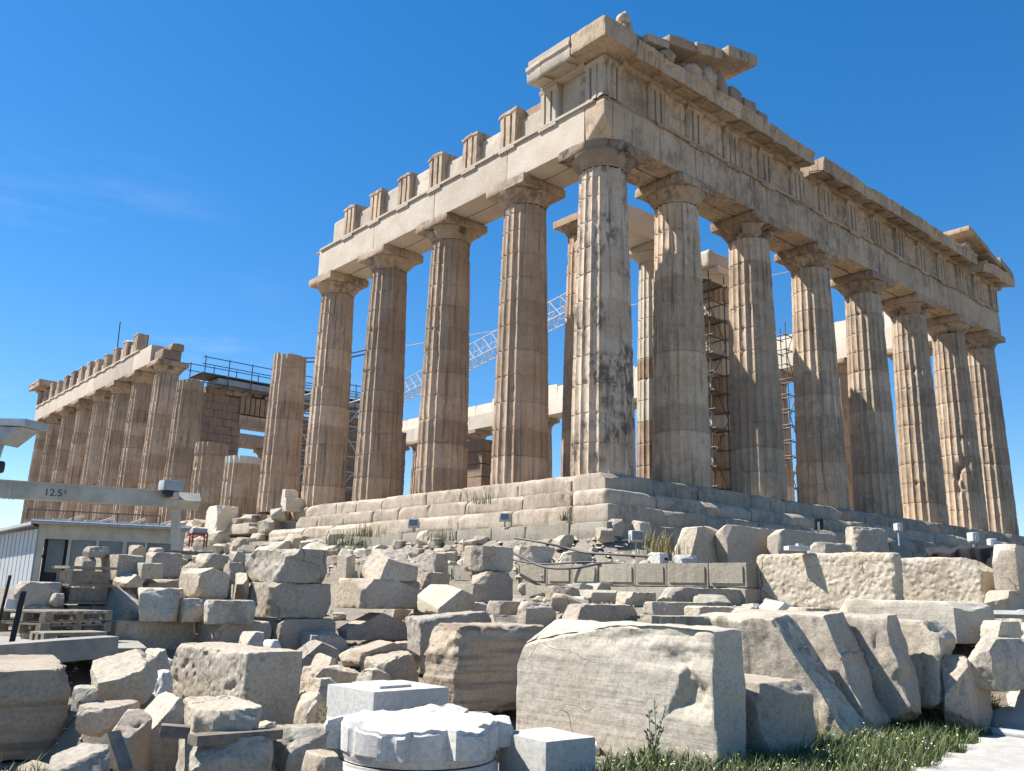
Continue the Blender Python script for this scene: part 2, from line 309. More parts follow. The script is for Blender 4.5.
STONES = [
 ('warm', 'rock', -13.21, -0.49, -2.86, 0.36, 0.44, 0.15, 0, 0, 0, 'small tan rock on top of the pale upright block beside the shed window'),
 ('warm', 'block', -13.26, -0.47, -3.38, 0.22, 0.41, 0.49, 5, 0, 0, 'pale upright block between the slatted stack and the shed window'),
 ('warm', 'block', -12.87, -1.0, -3.23, 0.48, 1.47, 0.39, 0, 0, 0, 'tan block with bright ragged left end, top of the left pile by the shed window'),
 ('warm', 'block', -12.57, -1.31, -3.2, 0.38, 0.44, 0.23, 0, 0, 0, 'small tan block wedged in front of the shaded top block of the left pile'),
 ('brown', 'block', -12.05, -0.22, -3.19, 0.55, 0.35, 0.44, 0, 0, 0, 'shaded brown block at the right end of the top row in the left pile'),
 ('pale', 'wedge', -12.8, -1.34, -3.35, 0.33, 0.35, 0.21, 20, 0, 0, 'small pale pointed rock lying in a gap near the middle of the left pile'),
 ('warm', 'rockblock', -13.15, -1.96, -3.85, 0.51, 1.62, 0.49, 0, 0, 0, 'thick tan block with rough bright left end, second row of the left pile'),
 ('pale', 'rock', -12.98, -2.33, -3.84, 0.58, 0.88, 0.47, -35, 0, 0, 'pale rough boulder leaning against the shaded second-row block of the left pile'),
 ('brown', 'block', -13.09, -2.19, -4.35, 1.25, 1.28, 0.48, 0, 0, 0, 'long shaded brown block at the bottom of the left pile'),
 ('warm', 'gable', -12.01, -2.36, -3.48, 0.51, 1.04, 0.5, -4, 0, 0, 'tan block with a low gabled top, second pile from the left'),
 ('pale', 'rock', -12.26, -2.48, -3.85, 0.37, 0.47, 0.33, 0, 0, 0, 'pale broken rock under the gable-topped block'),
 ('grey', 'block', -12.03, -2.9, -3.87, 0.75, 0.35, 0.34, -6, 0, 0, 'flat grey-white marble slab with a small pale scar on its front'),
 ('brown', 'block', -11.87, -2.86, -4.32, 1.0, 0.77, 0.46, 0, 0, 0, 'shaded brown block with rough grey left end beneath the grey-white slab'),
 ('pale', 'rock', -11.1, -0.25, -2.98, 0.47, 0.57, 0.25, 0, 0, 0, 'low pale rock behind the gable-topped block'),
 ('pale', 'rock', -10.22, 0.46, -2.85, 0.26, 0.35, 0.21, 0, 0, 0, 'small pale rock behind the fluted marble block'),
 ('warm', 'rock', -11.17, -1.63, -3.25, 0.27, 0.35, 0.34, 0, 0, 0, 'tan rock standing between the gable-topped block and the fluted block'),
 ('pale', 'rock', -11.3, -2.23, -3.5, 0.21, 1.56, 0.41, -20, 0, 0, 'pale upright splinter left of the pitted middle block'),
 ('grey', 'fluted', -10.91, -3.08, -3.21, 0.86, 1.49, 0.53, 0, 0, 0, 'grey fluted marble block with a broken pale left end on top of the centre-left stack'),
 ('warm', 'pitblock', -11.02, -3.02, -3.77, 1.07, 1.06, 0.53, 0, 0, 0, 'tan pitted block with ragged bright end in the middle of the centre-left stack'),
 ('brown', 'block', -10.88, -3.09, -4.27, 1.02, 0.35, 0.46, 0, 0, 0, 'shaded smooth block at the bottom of the centre-left stack'),
 ('pale', 'rock', -11.95, -4.13, -4.53, 0.31, 0.44, 0.57, -10, 0, 0, 'small pale stump of stone behind the top edge of the big pitted block'),
 ('new', 'rock', -11.68, -4.37, -4.2, 0.21, 0.35, 0.14, 0, 0, 0, 'small bright white stone behind the top edge of the big pitted block'),
 ('grey', 'wedge', -11.29, -4.45, -4.51, 0.66, 0.41, 0.45, -10, 0, 0, 'dark grey wedge-shaped rock to the right of the small bright white stone'),
 ('warm', 'rockblock', -9.18, -3.14, -3.13, 0.82, 0.97, 0.53, -8, 0, 0, 'tan block with sunlit slanting end on top of the long tapering block'),
 ('warm', 'block', -9.32, -2.35, -3.15, 0.21, 0.35, 0.45, 0, 0, 0, 'small tan block behind the one with the slanting end'),
 ('warm', 'taper', -9.46, -3.2, -3.61, 1.37, 1.09, 0.48, 0, 0, 0, 'long block tapering to the right in the middle of the centre stack'),
 ('brown', 'slab', -9.05, -3.1, -3.34, 0.85, 0.35, 0.19, 0, 0, 0, 'thin dark slab wedged under the top block of the centre stack'),
 ('brown', 'gable', -9.68, -3.18, -4.13, 1.4, 0.43, 0.47, 0, 0, 0, 'shaded gabled block at the bottom of the centre stack'),
 ('warm', 'block', -7.52, -2.57, -2.96, 0.4, 0.49, 0.36, 8, 0, 0, 'small squared tan block split by a crack, right of the centre stack'),
 ('warm', 'rock', -7.84, -2.72, -3.39, 0.62, 0.35, 0.42, 0, 0, 0, 'tan rock under the cracked squared block'),
 ('warm', 'block', -7.49, -3.85, -2.91, 0.91, 0.6, 0.43, -4, 0, 0, 'squared tan block with pale left end on the rounded dark boulder'),
 ('brown', 'rock', -7.59, -4.03, -3.49, 0.82, 0.35, 0.54, 0, 0, 0, 'rounded dark brown boulder carrying the squared tan block'),
 ('pale', 'wedge', -8.98, -4.73, -3.64, 0.68, 1.25, 0.44, -18, 0, 0, 'bright wedge with a long sloping sunlit top at the foot of the brown boulder'),
 ('grey', 'slab', -9.73, -5.42, -4.44, 1.21, 0.65, 0.79, -14, -0.1, 0, 'long grey slab tilted up to the right behind the layered brown block'),
 ('band', 'gable', -11.12, -5.94, -4.32, 0.92, 0.61, 0.35, -12, 0.1, 0, 'ochre banded rock with a sharp ridge in front of the centre stack'),
 ('warm', 'slab', -11.12, -6.53, -4.73, 0.54, 0.77, 0.59, -14, -0.18, 0, 'tilted tan slab just left of the layered brown block'),
 ('pale', 'rock', -11.55, -6.84, -4.85, 0.42, 0.35, 0.58, 0, 0, 0, 'low pale rock behind the white block with the raised panel'),
 ('warm', 'slabrock', -11.98, -6.13, -4.78, 0.79, 0.35, 0.49, -8, 0, 0, 'long low tan slab right of the big pitted block'),
 ('pale', 'wedge', -11.59, -5.66, -4.72, 0.26, 0.35, 0.55, 0, 0, 0, 'small pale peaked stone above the long low tan slab'),
 ('pale', 'rock', -12.88, -7.8, -4.97, 0.27, 0.35, 0.57, 0, 0, 0, 'bright white rock with dry weeds to the right of the big pitted block'),
 ('pale', 'rock', -12.41, -7.03, -4.93, 0.44, 0.35, 0.59, 0, 0, 0, 'pale rubble lump behind the white block with the raised panel'),
 ('pit', 'pitted', -13.24, -7.06, -4.81, 0.71, 1.79, 0.8, 6, 0, 0, 'big pale block covered with drilled pits on its two upright faces'),
 ('pale', 'leanrock', -15.01, -7.46, -4.32, 0.55, 0.86, 0.31, -30, -0.2, 0.35, 'large white-topped rock with a wire round it, near the left edge'),
 ('warm', 'rock', -15.35, -8.4, -4.52, 0.4, 0.69, 0.21, -30, 0, 0, 'tan block under the large white-topped wired rock'),
 ('brown', 'wedge', -15.62, -9.16, -4.97, 0.47, 0.77, 0.67, -34, 0, 0, 'shaded wedge of stone left of the leaning grey post'),
 ('grey', 'rock', -16.01, -10.3, -4.97, 0.36, 0.65, 0.65, -20, 0, 0, 'rugged grey rock in the bottom left corner of the picture'),
 ('band', 'block', -15.8, -7.06, -4.88, 0.77, 2.2, 0.77, -8, 0, 0, 'big brown layered boulder at the left edge under the concrete kerb'),
 ('grey', 'shard', -15.27, -8.01, -4.36, 0.2, 0.47, 0.16, -20, 0, 0, 'small bluish-white marble shard against the wired rock'),
 ('warm', 'roundtop', -14.85, -8.77, -4.97, 0.48, 0.7, 0.76, -8, 0, 0, 'tan slab with a rounded top and a bright left edge beside the pitted block'),
 ('pale', 'slabrock', -14.77, -9.55, -4.41, 0.53, 1.07, 0.16, -14, 0, 0, 'white flat rock lying on a dark timber board'),
 ('grey', 'rock', -14.85, -9.74, -4.97, 0.63, 0.65, 0.54, -10, 0, 0, 'large grey rock under the dark timber board'),
 ('grey', 'rock', -14.1, -9.64, -4.94, 0.57, 0.35, 0.51, -10, 0, 0, 'bluish-grey boulder left of the white column drum'),
 ('warm', 'block', -14.17, -10.4, -4.97, 0.2, 0.35, 0.46, -6, 0, 0, 'small squared tan stone touching the bottom white drum'),
 ('band', 'layblock', -10.88, -7.8, -4.72, 1.41, 0.84, 1.01, 0, 0, 0, 'brown layered block with a rough pale left end left of the largest block'),
 ('smooth', 'bigblock', -10.35, -11.12, -4.94, 0.57, 2.74, 1.34, 3, 0, 0, 'largest smooth pale block with cracks and a notch at its right end'),
 ('warm', 'block', -9.54, -11.15, -4.94, 0.93, 1.2, 0.79, -2, 0, 0, 'squared tan block with a bright flat top right of the largest block'),
 ('grey', 'slabrock', -6.04, -6.97, -3.53, 2.84, 0.35, 0.38, -6, 0, 0, 'long rough grey stone lying below the coursed grey wall'),
 ('warm', 'slab', -7.16, -7.81, -3.55, 1.28, 0.35, 0.16, 0, 0, 0, 'low tan slab in front of the long rough grey stone'),
 ('pale', 'slab', -7.27, -8.63, -3.83, 0.87, 0.35, 0.4, -8, 0, 0, 'flat pale slab behind the veined leaning slab'),
 ('vein', 'block', -9.05, -9.29, -3.82, 1.45, 0.35, 0.28, -6, 0, 0, 'grainy grey block just behind the top of the largest block'),
 ('brown', 'slabrock', -8.27, -7.18, -3.73, 1.34, 0.38, 0.28, 0, 0, 0, 'dark-fronted brown stone behind the top of the largest block'),
 ('pale', 'rock', -8.41, -6.22, -3.79, 0.74, 0.35, 0.36, 0, 0, 0, 'pale rock left of the dark-fronted brown stone'),
 ('brown', 'block', -8.58, -5.81, -3.62, 0.45, 0.35, 0.18, 0, 0, 0, 'small dark block behind the layered brown block'),
 ('warm', 'rock', -7.08, -5.55, -3.44, 0.57, 0.4, 0.26, -6, 0, 0, 'tan rock with a shaded front in front of the coursed grey wall'),
 ('pale', 'rock', -6.6, -5.74, -3.45, 0.92, 0.35, 0.22, -4, 0, 0, 'white rubble block right of the tan rock by the coursed grey wall'),
 ('pale', 'slabrock', -6.27, -6.39, -3.45, 0.81, 0.35, 0.2, 0, 0, 0, 'low pale stone touching the left end of the long rough grey stone'),
 ('pit', 'pitlong', -3.58, -9.71, -3.45, 0.33, 2.55, 0.93, 2, 0, 0, 'long cream pitted block with rounded top lying across the right side'),
 ('pit', 'pitwedge', -2.15, -10.49, -3.42, 0.98, 1.35, 0.87, 6, 0, 0, 'cream pitted block sloping down to the right beside the long pitted one'),
 ('smooth', 'block', -4.87, -11.24, -3.81, 1.08, 1.9, 0.53, 0, 0, 0, 'long smooth pale block with a dark scar on the right side'),
 ('warm', 'rockblock', -2.29, -4.62, -2.71, 1.47, 0.49, 0.95, -2, 0, 0, 'thick tan block with pale broken top below the temple steps'),
 ('brown', 'block', -1.49, -5.02, -2.64, 2.1, 0.35, 0.9, 0, 0, 0, 'shaded brown block cracked at its right end below the temple steps'),
 ('brown', 'block', -0.37, -5.62, -2.54, 2.62, 0.35, 0.76, 0, 0, 0, 'shaded brown block at the end of the row below the temple steps'),
 ('warm', 'boulder', -1.35, -7.93, -2.41, 1.0, 0.35, 0.52, -10, 0, 0, 'rounded tan boulder with an undercut side above the long pitted block'),
 ('pale', 'boulder', -2.53, -7.84, -2.51, 1.1, 0.35, 0.26, -6, 0, 0, 'low pale stone with two square holes behind the long pitted block'),
 ('grey', 'rock', -5.71, -11.84, -4.33, 1.12, 0.35, 0.6, -10, 0, 0, 'grey rock at the right edge above the pale pipe'),
 ('brown', 'rock', -6.01, -11.61, -4.81, 0.86, 0.35, 0.85, 0, 0, 0, 'shaded brown rock between the leaning slabs and the grey rock at the right edge'),
 ('pale', 'rock', -4.88, -11.75, -3.75, 0.65, 0.35, 0.23, 0, 0, 0, 'pale rock beneath the pale rail at the right edge'),
 ('pale', 'rock', -2.81, -11.02, -3.44, 1.24, 0.35, 0.35, 0, 0, 0, 'pale rubble above the pale rail at the right edge'),
 ('warm', 'block', -2.36, -11.09, -3.11, 2.12, 0.35, 0.76, 10, 0, 0, 'tall sunlit stone cut off by the right edge'),
 ('pale', 'rock', -6.71, -9.07, -3.57, 0.28, 0.35, 0.15, 0, 0, 0, 'small round pale stone behind the veined leaning slab'),
 ('new', 'wedge', -6.35, -9.26, -3.51, 0.36, 0.35, 0.18, -12, 0, 0, 'little white pointed stone resting on rubble by the pale pipe'),
 ('pale', 'rock', -6.84, -9.42, -3.57, 0.53, 0.35, 0.11, 0, 0, 0, 'flat pale rubble under the little white pointed stone'),
 ('pale', 'slabrock', -6.59, -9.82, -3.72, 0.69, 0.35, 0.31, -5, 0, 0, 'low pale stone in front of the pale pipe'),
 ('pale', 'rock', -4.11, -1.48, -2.65, 0.84, 0.59, 0.4, -8, 0, 0, 'pale boulder with black hoses over it above the coursed grey wall'),
 ('pale', 'rock', -3.77, -2.35, -2.67, 0.9, 0.42, 0.28, -8, 0, 0, 'lower pale boulder with black hoses over it right of the first'),
 ('new', 'block', -3.3, -4.64, -2.71, 0.29, 0.35, 0.28, 0, 0, 0, 'small white upright stone on the ledge above the coursed grey wall'),
 ('new', 'rock', -3.15, -5.14, -2.72, 0.53, 0.35, 0.24, 0, 0, 0, 'white lump beside the thick tan block on the ledge'),
 ('pale', 'rock', -3.35, -4.42, -2.73, 0.29, 0.35, 0.14, 0, 0, 0, 'tiny pale stone at the left of the small white upright stone'),
 ('pale', 'rock', -2.0, -2.17, -1.91, 0.43, 0.35, 0.39, 0, 0, 0, 'small pale rubble on the ledge at the foot of the temple corner'),
 ('pale', 'rock', -1.28, -2.37, -1.96, 0.45, 0.35, 0.45, 0, 0, 0, 'pale rubble piece right of the first one at the foot of the temple corner'),
 ('brown', 'block', -14.44, -1.42, -3.65, 0.61, 0.92, 0.33, -20, 0, 0, 'dark brown block at the left edge resting on another block'),
 ('brown', 'block', -14.34, -1.55, -4.19, 0.55, 0.86, 0.53, -20, 0, 0, 'dark lower block at the left edge beneath its twin'),
 ('warm', 'rock', -14.04, -1.92, -3.65, 0.2, 1.24, 0.17, -10, 0, 0, 'small orange-tan stone at the end of the dark left block'),
 ('pale', 'rock', -12.11, 0.65, -2.76, 0.25, 0.35, 0.15, 0, 0, 0, 'bright white stone on the dark bench near the shed'),
 ('warm', 'rock', -11.78, 0.54, -2.75, 0.2, 0.35, 0.11, 0, 0, 0, 'little tan stone on the dark bench'),
 ('repair', 'block', -1.24, 23.27, -0.9, 1.1, 1.46, 1.19, 0, 0, 0, 'pale squared block on the broken steps left of the white-topped stump'),
 ('repair', 'block', -0.55, 18.02, -0.03, 0.62, 0.35, 0.76, 0, 0, 0, 'pale squared block standing beside the foot of the broken column'),
 ('repair', 'block', -0.76, 17.56, -0.2, 1.32, 0.42, 0.54, 0, 0, 0, 'pale slab at the foot of the tall broken column'),
 ('brown', 'block', -12.32, -0.97, -3.89, 0.59, 0.35, 0.66, 0, 0, 0, 'shaded block supporting the right end of the top row in the left pile'),
 ('warm', 'block', -12.96, -0.56, -3.46, 0.64, 0.73, 0.25, 0, 0, 0, 'tan block showing in the gap under the top row of the left pile'),
 ('brown', 'rockblock', -13.51, -1.44, -4.18, 0.61, 0.94, 0.66, 0, 0, 0, 'shaded broken block under the left end of the left pile'),
 ('brown', 'block', -8.11, -3.14, -4.14, 0.62, 0.35, 0.77, 0, 0, 0, 'shaded block at the base beneath the cracked squared block'),
 ('warm', 'rockblock', -8.1, -4.14, -3.92, 1.42, 0.35, 0.43, 0, 0, 0, 'broken tan block under the rounded dark boulder'),
 ('pale', 'rock', -12.73, -4.99, -4.62, 0.53, 0.35, 0.37, 5, 0, 0, 'pale rock hidden behind the big pitted block'),
 ('pale', 'rock', -13.36, -4.42, -4.6, 0.26, 0.85, 0.43, -10, 0, 0, 'pale rock with weeds behind the large white-topped rock'),
 ('new', 'rock', -13.81, -5.96, -4.88, 0.2, 0.45, 0.6, -10, 0, 0, 'white broken stone between the white-topped rock and the big pitted block'),
]
# ------------------------------------------------------------ ground
def ground_z(x, y):
    x, y = np.asarray(x, float), np.asarray(y, float)
    D = np.hypot(x-EYE.x, y-EYE.y); az = np.degrees(np.arctan2(y-EYE.y, x-EYE.x))
    b = np.interp(D, [0, 11, 13.5, 15, 18, 22, 30, 60, 400], [-4.95, -4.95, -4.6, -4.35, -4.0, -3.6, -3.5, -3.6, -9])
    st = np.clip((az-33)/3, 0, 1)                             # the terrace begins nearer behind the largest block than behind the slabs
    r = np.interp(D+1.1*st, [0, 13.3, 14.2, 15.2, 17, 22, 60, 400], [-4.92, -4.92, -4.1, -3.62, -3.42, -3.3, -3.4, -9])
    w = np.clip((51-az)/6, 0, 1); w = np.where(np.abs(az) > 90, 0, w)
    b = b*(1-w)+r*w
    dx = np.maximum(np.maximum(-1.4-x, x-32.3), 0); dy = np.maximum(np.maximum(-1.4-y, y-70.9), 0)
    t = np.interp(np.hypot(dx, dy), [0, .7, 1.6, 2.5, 2.75, 5], [-1.75, -1.95, -2.55, -2.72, -3.4, -9])
    g_ = np.maximum(b, t)
    for mx_, my_, mr_, mz_ in MOUNDS:                         # earth and rubble banked up under single stones
        d = np.maximum(np.hypot(x-mx_, y-my_)-mr_, 0); g_ = np.maximum(g_, mz_-d*1.1-d*d*.8)
    return g_
def build_ground():
    def axis(lo, hi, fine_lo, fine_hi, st):
        a = list(np.arange(fine_lo, fine_hi, st)); s = st
        while a[-1] < hi: s *= 1.35; a.append(a[-1]+s)
        s = st; b = []
        x = fine_lo
        while x > lo: s *= 1.35; x -= s; b.append(x)
        return np.array(b[::-1]+a)
    X, Y = np.meshgrid(axis(-2500, 2500, -21, 6, .16), axis(-2500, 2500, -20, 22, .16), indexing='ij')
    x, y = X.ravel(), Y.ravel(); z = ground_z(x, y)
    P = np.stack([x, y, z*0], 1)
    near = np.hypot(x-EYE.x, y-EYE.y) < 60
    n = fbm(P*.55, 4)*.10+fbm(P*2.6+9, 3)*.05
    path = path_w(x, y)
    z = z+np.where(near, n*(1-.95*path), 0)
    V = np.stack([x, y, z], 1); idx = np.arange(X.size).reshape(X.shape)
    F = np.stack([idx[:-1, :-1], idx[1:, :-1], idx[1:, 1:], idx[:-1, 1:]], -1).reshape(-1, 4)
    m, nn, l, p = mat_base('dusty_limestone_ground'); tcn = nn.new('ShaderNodeTexCoord'); v = tcn.outputs['Object']
    a = noise(nn, l, v, .6, 5, .6); b = noise(nn, l, v, 7, 8, .7); c = noise(nn, l, v, 40, 6, .75)
    k = mix(nn, l, ramp(nn, l, a, .35, .65), (.25, .215, .165), (.19, .16, .12))
    k = mix(nn, l, ramp(nn, l, b, .45, .7, 0, .7), k, (.34, .30, .245))
    k = mix(nn, l, ramp(nn, l, c, .4, .7, 0, .5), k, (.13, .11, .085))
    l.new(k, p.inputs['Base Color']); p.inputs['Roughness'].default_value = .95
    bp = nn.new('ShaderNodeBump'); bp.inputs['Strength'].default_value = .7; bp.inputs['Distance'].default_value = .05
    l.new(mix(nn, l, .5, b, c), bp.inputs['Height']); l.new(bp.outputs['Normal'], p.inputs['Normal'])
    link('ground', make_mesh('ground', V, F, m, True, 80), kind='structure')
# the pale gravel path at the right edge of the picture: a strip, in metres
PATH = np.array([(-12.6, -13.3), (-10.4, -12.75), (-9.07, -12.2), (-7.9, -11.98), (-6.4, -11.7), (-4.4, -11.4), (-2.5, -11.3), (-.5, -11.7), (3, -13)])
def path_edge_y(x): return np.interp(x, PATH[:, 0], PATH[:, 1])
def path_w(x, y):
    e = path_edge_y(x); return np.clip((e+.3-y)/.3, 0, 1)*np.clip((x+14.5)/1.0, 0, 1)
def build_path():
    xs = np.linspace(-14, 3, 120); V, F = [], []
    for i, x in enumerate(xs):
        e = path_edge_y(x)+.10*math.sin(x*7.1)+.07*math.sin(x*17.3+1)
        for j in range(14): V.append((x, e-j*.22, 0))
    V = np.array(V); P = np.stack([V[:, 0], V[:, 1], V[:, 0]*0], 1)
    V[:, 2] = ground_z(V[:, 0], V[:, 1])+.07+fbm(P*1.5, 3)*.015
    V[::14, 2] -= .22
    for i in range(119):
        for j in range(13): a = i*14+j; F.append([a+1, a+15, a+14, a][::-1])
    m, nn, l, p = mat_base('pale_gravel'); tcn = nn.new('ShaderNodeTexCoord'); v = tcn.outputs['Object']
    b = noise(nn, l, v, 5, 8, .7); c = noise(nn, l, v, 55, 4, .7)
    k = mix(nn, l, ramp(nn, l, b, .4, .7), (.44, .42, .38), (.35, .33, .295)); k = mix(nn, l, ramp(nn, l, c, .4, .7, 0, .5), k, (.26, .25, .23))
    l.new(k, p.inputs['Base Color']); p.inputs['Roughness'].default_value = .95
    bp = nn.new('ShaderNodeBump'); bp.inputs['Strength'].default_value = .6; bp.inputs['Distance'].default_value = .03
    l.new(c, bp.inputs['Height']); l.new(bp.outputs['Normal'], p.inputs['Normal'])
    link('gravel_path', make_mesh('gravel_path', V, F, m, True, 80), kind='structure')
build_ground(); build_path()

# ------------------------------------------------------------ the temple
TEMPLE = thing('ancient_temple', 'ruined marble temple with fluted columns and broken entablature behind the stones', 'temple')
ZA, ZF, ZC = 10.43, 11.78, 13.13           # undersides of architrave, frieze, cornice
def column_mesh(H=9.62, seed=0, dmg=1., r0=.955, r1=.74, hfull=9.62, mats=None, pick=None, rough_top=0., step=.13):
    nf, m = 20, 6; N = nf*m
    joints = np.array([0, .92, 1.8, 2.68, 3.55, 4.42, 5.28, 6.13, 6.98, 7.82, 8.65, 9.3]); zs = []
    z = 0.
    js = joints[(joints > .1) & (joints < H-.1)]
    grid = sorted(set([round(v, 3) for v in np.arange(0, H+.001, step)]+[round(H, 3)]))
    grid = [g for g in grid if np.all(np.abs(js-g) > .05)]
    for j in js: grid += [j-.026, j, j+.026]
    zs = np.array(sorted(grid)); an = np.arange(N)*2*math.pi/N
    t = (np.arange(N) % m)/m
    prof = 1-.078*np.sin(math.pi*t)**.8
    Zg, A = np.meshgrid(zs, an, indexing='ij'); PR = np.broadcast_to(prof, Zg.shape)
    u = np.clip(Zg/hfull, 0, 1.1); rr = r0+(r1-r0)*u+.018*np.sin(math.pi*u)
    R = rr*PR
    P = np.stack([rr*np.cos(A), rr*np.sin(A), Zg], -1).reshape(-1, 3)
    so = seed*np.array([5.7, 3.1, 9.9])
    jd = np.min(np.abs(Zg[..., None]-np.concatenate([js, [0.]])), -1).ravel()
    big = fbm(P*np.array([1., 1., .55])+so, 4)
    loss = np.clip(big-.40, 0, 1)*.75*dmg
    chip = np.clip(fbm(P*2.7+so+31, 3)-.22, 0, 1)*np.exp(-(jd/.10)**2)*.22*dmg
    arris = np.clip(fbm(P*3.5+so+7, 3)-.02, 0, 1)*.045*dmg
    Rv = R.ravel(); lim = (rr*(1-.078)).ravel()
    Rv = np.maximum(Rv-arris, np.minimum(Rv, lim))
    Rv = Rv-loss-chip-np.where(jd < .01, .02, 0)+.004*fbm(P*6+so, 2)*dmg
    dj = np.digitize(Zg.ravel(), js); off = np.random.RandomState(seed+3).uniform(-.006, .006, (20, 2))*dmg
    V = np.stack([Rv*np.cos(A.ravel())+off[dj, 0], Rv*np.sin(A.ravel())+off[dj, 1], Zg.ravel()], -1)
    if rough_top:
        k = np.clip((Zg.ravel()-(H-.9))/.9, 0, 1); V[:, 2] -= k*rough_top*(.6+fbm(P*np.array([1.2, 1.2, 0])+so+3, 2))
    L = len(zs); idx = np.arange(L*N).reshape(L, N); nx = np.roll(idx, -1, 1)
    F = np.stack([idx[:-1], nx[:-1], nx[1:], idx[1:]], -1).reshape(-1, 4).tolist()
    zc = np.repeat((zs[:-1]+zs[1:])/2, N)
    V = np.concatenate([V, [[0, 0, V[idx[-1], 2].mean()]]]); c = L*N
    F += [[int(idx[-1, i]), int(nx[-1, i]), c] for i in range(N)]
    me = make_mesh('column', V, F, None, True, 32)
    for mm in (mats or [MT['column']]): me.materials.append(mm)
    if pick:
        d = np.digitize(zc, js); mi = [pick[min(int(k), len(pick)-1)] for k in d]+[pick[-1]]*N
        me.polygons.foreach_set('material_index', mi)
    return me
def capital_mesh(seed=0, scale=1., mat=None, dmg=1., zb=9.62, ztop=ZA, cuts=()):
    prof = [(.735, 0), (.742, .05), (.76, .07), (.75, .09), (.77, .12), (.84, .22), (.92, .33), (.985, .41), (1.0, .46), (.97, .47)]
    hs = (ztop-zb)/.81; N = 72; an = np.arange(N)*2*math.pi/N; V, F = [], []
    for r, z in prof: V.append(np.stack([r*scale*np.cos(an), r*scale*np.sin(an), np.full(N, zb+z*hs)], 1))
    V = np.concatenate(V); L = len(prof)
    for i in range(L-1):
        for k in range(N): F.append([i*N+k, i*N+(k+1) % N, (i+1)*N+(k+1) % N, (i+1)*N+k])
    so = seed*4.1
    n = V/np.linalg.norm(V*[1, 1, 0], axis=1)[:, None]; n[:, 2] = 0
    V = V-n*(np.clip(fbm(V*1.6+so, 3)-.12, 0, 1)*.55*dmg)[:, None]
    hb = np.array([1.01*scale, 1.01*scale, .335*hs/2])
    B, G = gridbox(hb, .09); B = worn(B, hb, .008, .16*dmg, 1.1, seed+5, .01, cuts=cuts)
    B = B+np.array([0, 0, ztop-hb[2]-.003])
    Vj, Fj = join([(V, F), (B, G)])
    return make_mesh('capital', Vj, Fj, mat or MT['column'], True, 35)
CV = [column_mesh(seed=s, dmg=d) for s, d in ((1, .8), (2, 1.1), (4, .9), (6, 1.2))]
FV = [column_mesh(seed=s, dmg=d, mats=[MT['crust']]) for s, d in ((11, .7), (12, 1.1), (13, 1.0), (15, .9))]
KC = [capital_mesh(s, 1., MT['capital'], d) for s, d in ((1, .8), (2, 1.6), (3, 1.2))]
KF = [capital_mesh(s, 1., MT['capital'], d) for s, d in ((7, 1.9), (8, 1.5), (9, 2.3))]
KX = capital_mesh(10, 1.02, MT['corner_cap'], 1.8, cuts=((-1, -1, -.2, .82), (-1, -.1, -.5, .93), (.2, -1, -.6, .93)))
FL = [1.03, 4.72]+[4.72+4.29*i for i in range(1, 15)]+[68.47]
FR = [1.03, 4.71]+[4.71+4.29*i for i in range(1, 6)]+[29.85]
def put_col(x, y, me, cap=None, turn=0, z=0., name='column'):
    o = link(name, me, TEMPLE, (x, y, z), (0, 0, math.radians(18*turn)))
    if cap: link('capital', cap, o, (0, 0, 0), (0, 0, -math.radians(18*turn)))
    return o
for i, x in enumerate(FR):                                   # near front, eight columns
    put_col(x, 1.03, column_mesh(seed=17, dmg=.8, mats=[MT['corner']], r0=.975, r1=.755) if i == 0 else FV[i % 4], KX if i == 0 else KF[i % 3], i*3 % 20)
for i, y in enumerate(FL[1:5]): put_col(1.03, y, CV[i % 4], KC[i % 3], (i*7+2) % 20)
o = put_col(1.03, FL[5], column_mesh(7.75, 21, 1.2, rough_top=.25), None, 4); o['label'] = 'broken column without capital'
o = put_col(1.03, FL[6], column_mesh(3.05, 23, 1., mats=[MT['column'], MT['new']], pick=[0, 0, 0, 1, 1]), None, 2); o['label'] = 'short column stump with one new white drum'
o = put_col(1.03, FL[7], column_mesh(4.3, 25, 2.6, rough_top=.1), None, 9); o['label'] = 'eroded column stump'
o = put_col(1.03, FL[8], column_mesh(8.55, 27, 1.1, rough_top=.15), None, 11); o['label'] = 'broken column without capital'
for i, y in enumerate(FL[9:]): put_col(1.03, y, CV[(i+2) % 4], KC[(i+1) % 3], (i*5) % 20)
for i, y in enumerate(FL[1:-1]): put_col(29.85, y, CV[(i+1) % 4], KC[i % 3], i*3 % 20)   # far long side
for i, x in enumerate(FR[1:]): put_col(x, 68.47, CV[i % 4], KC[i % 3], i*4 % 20)
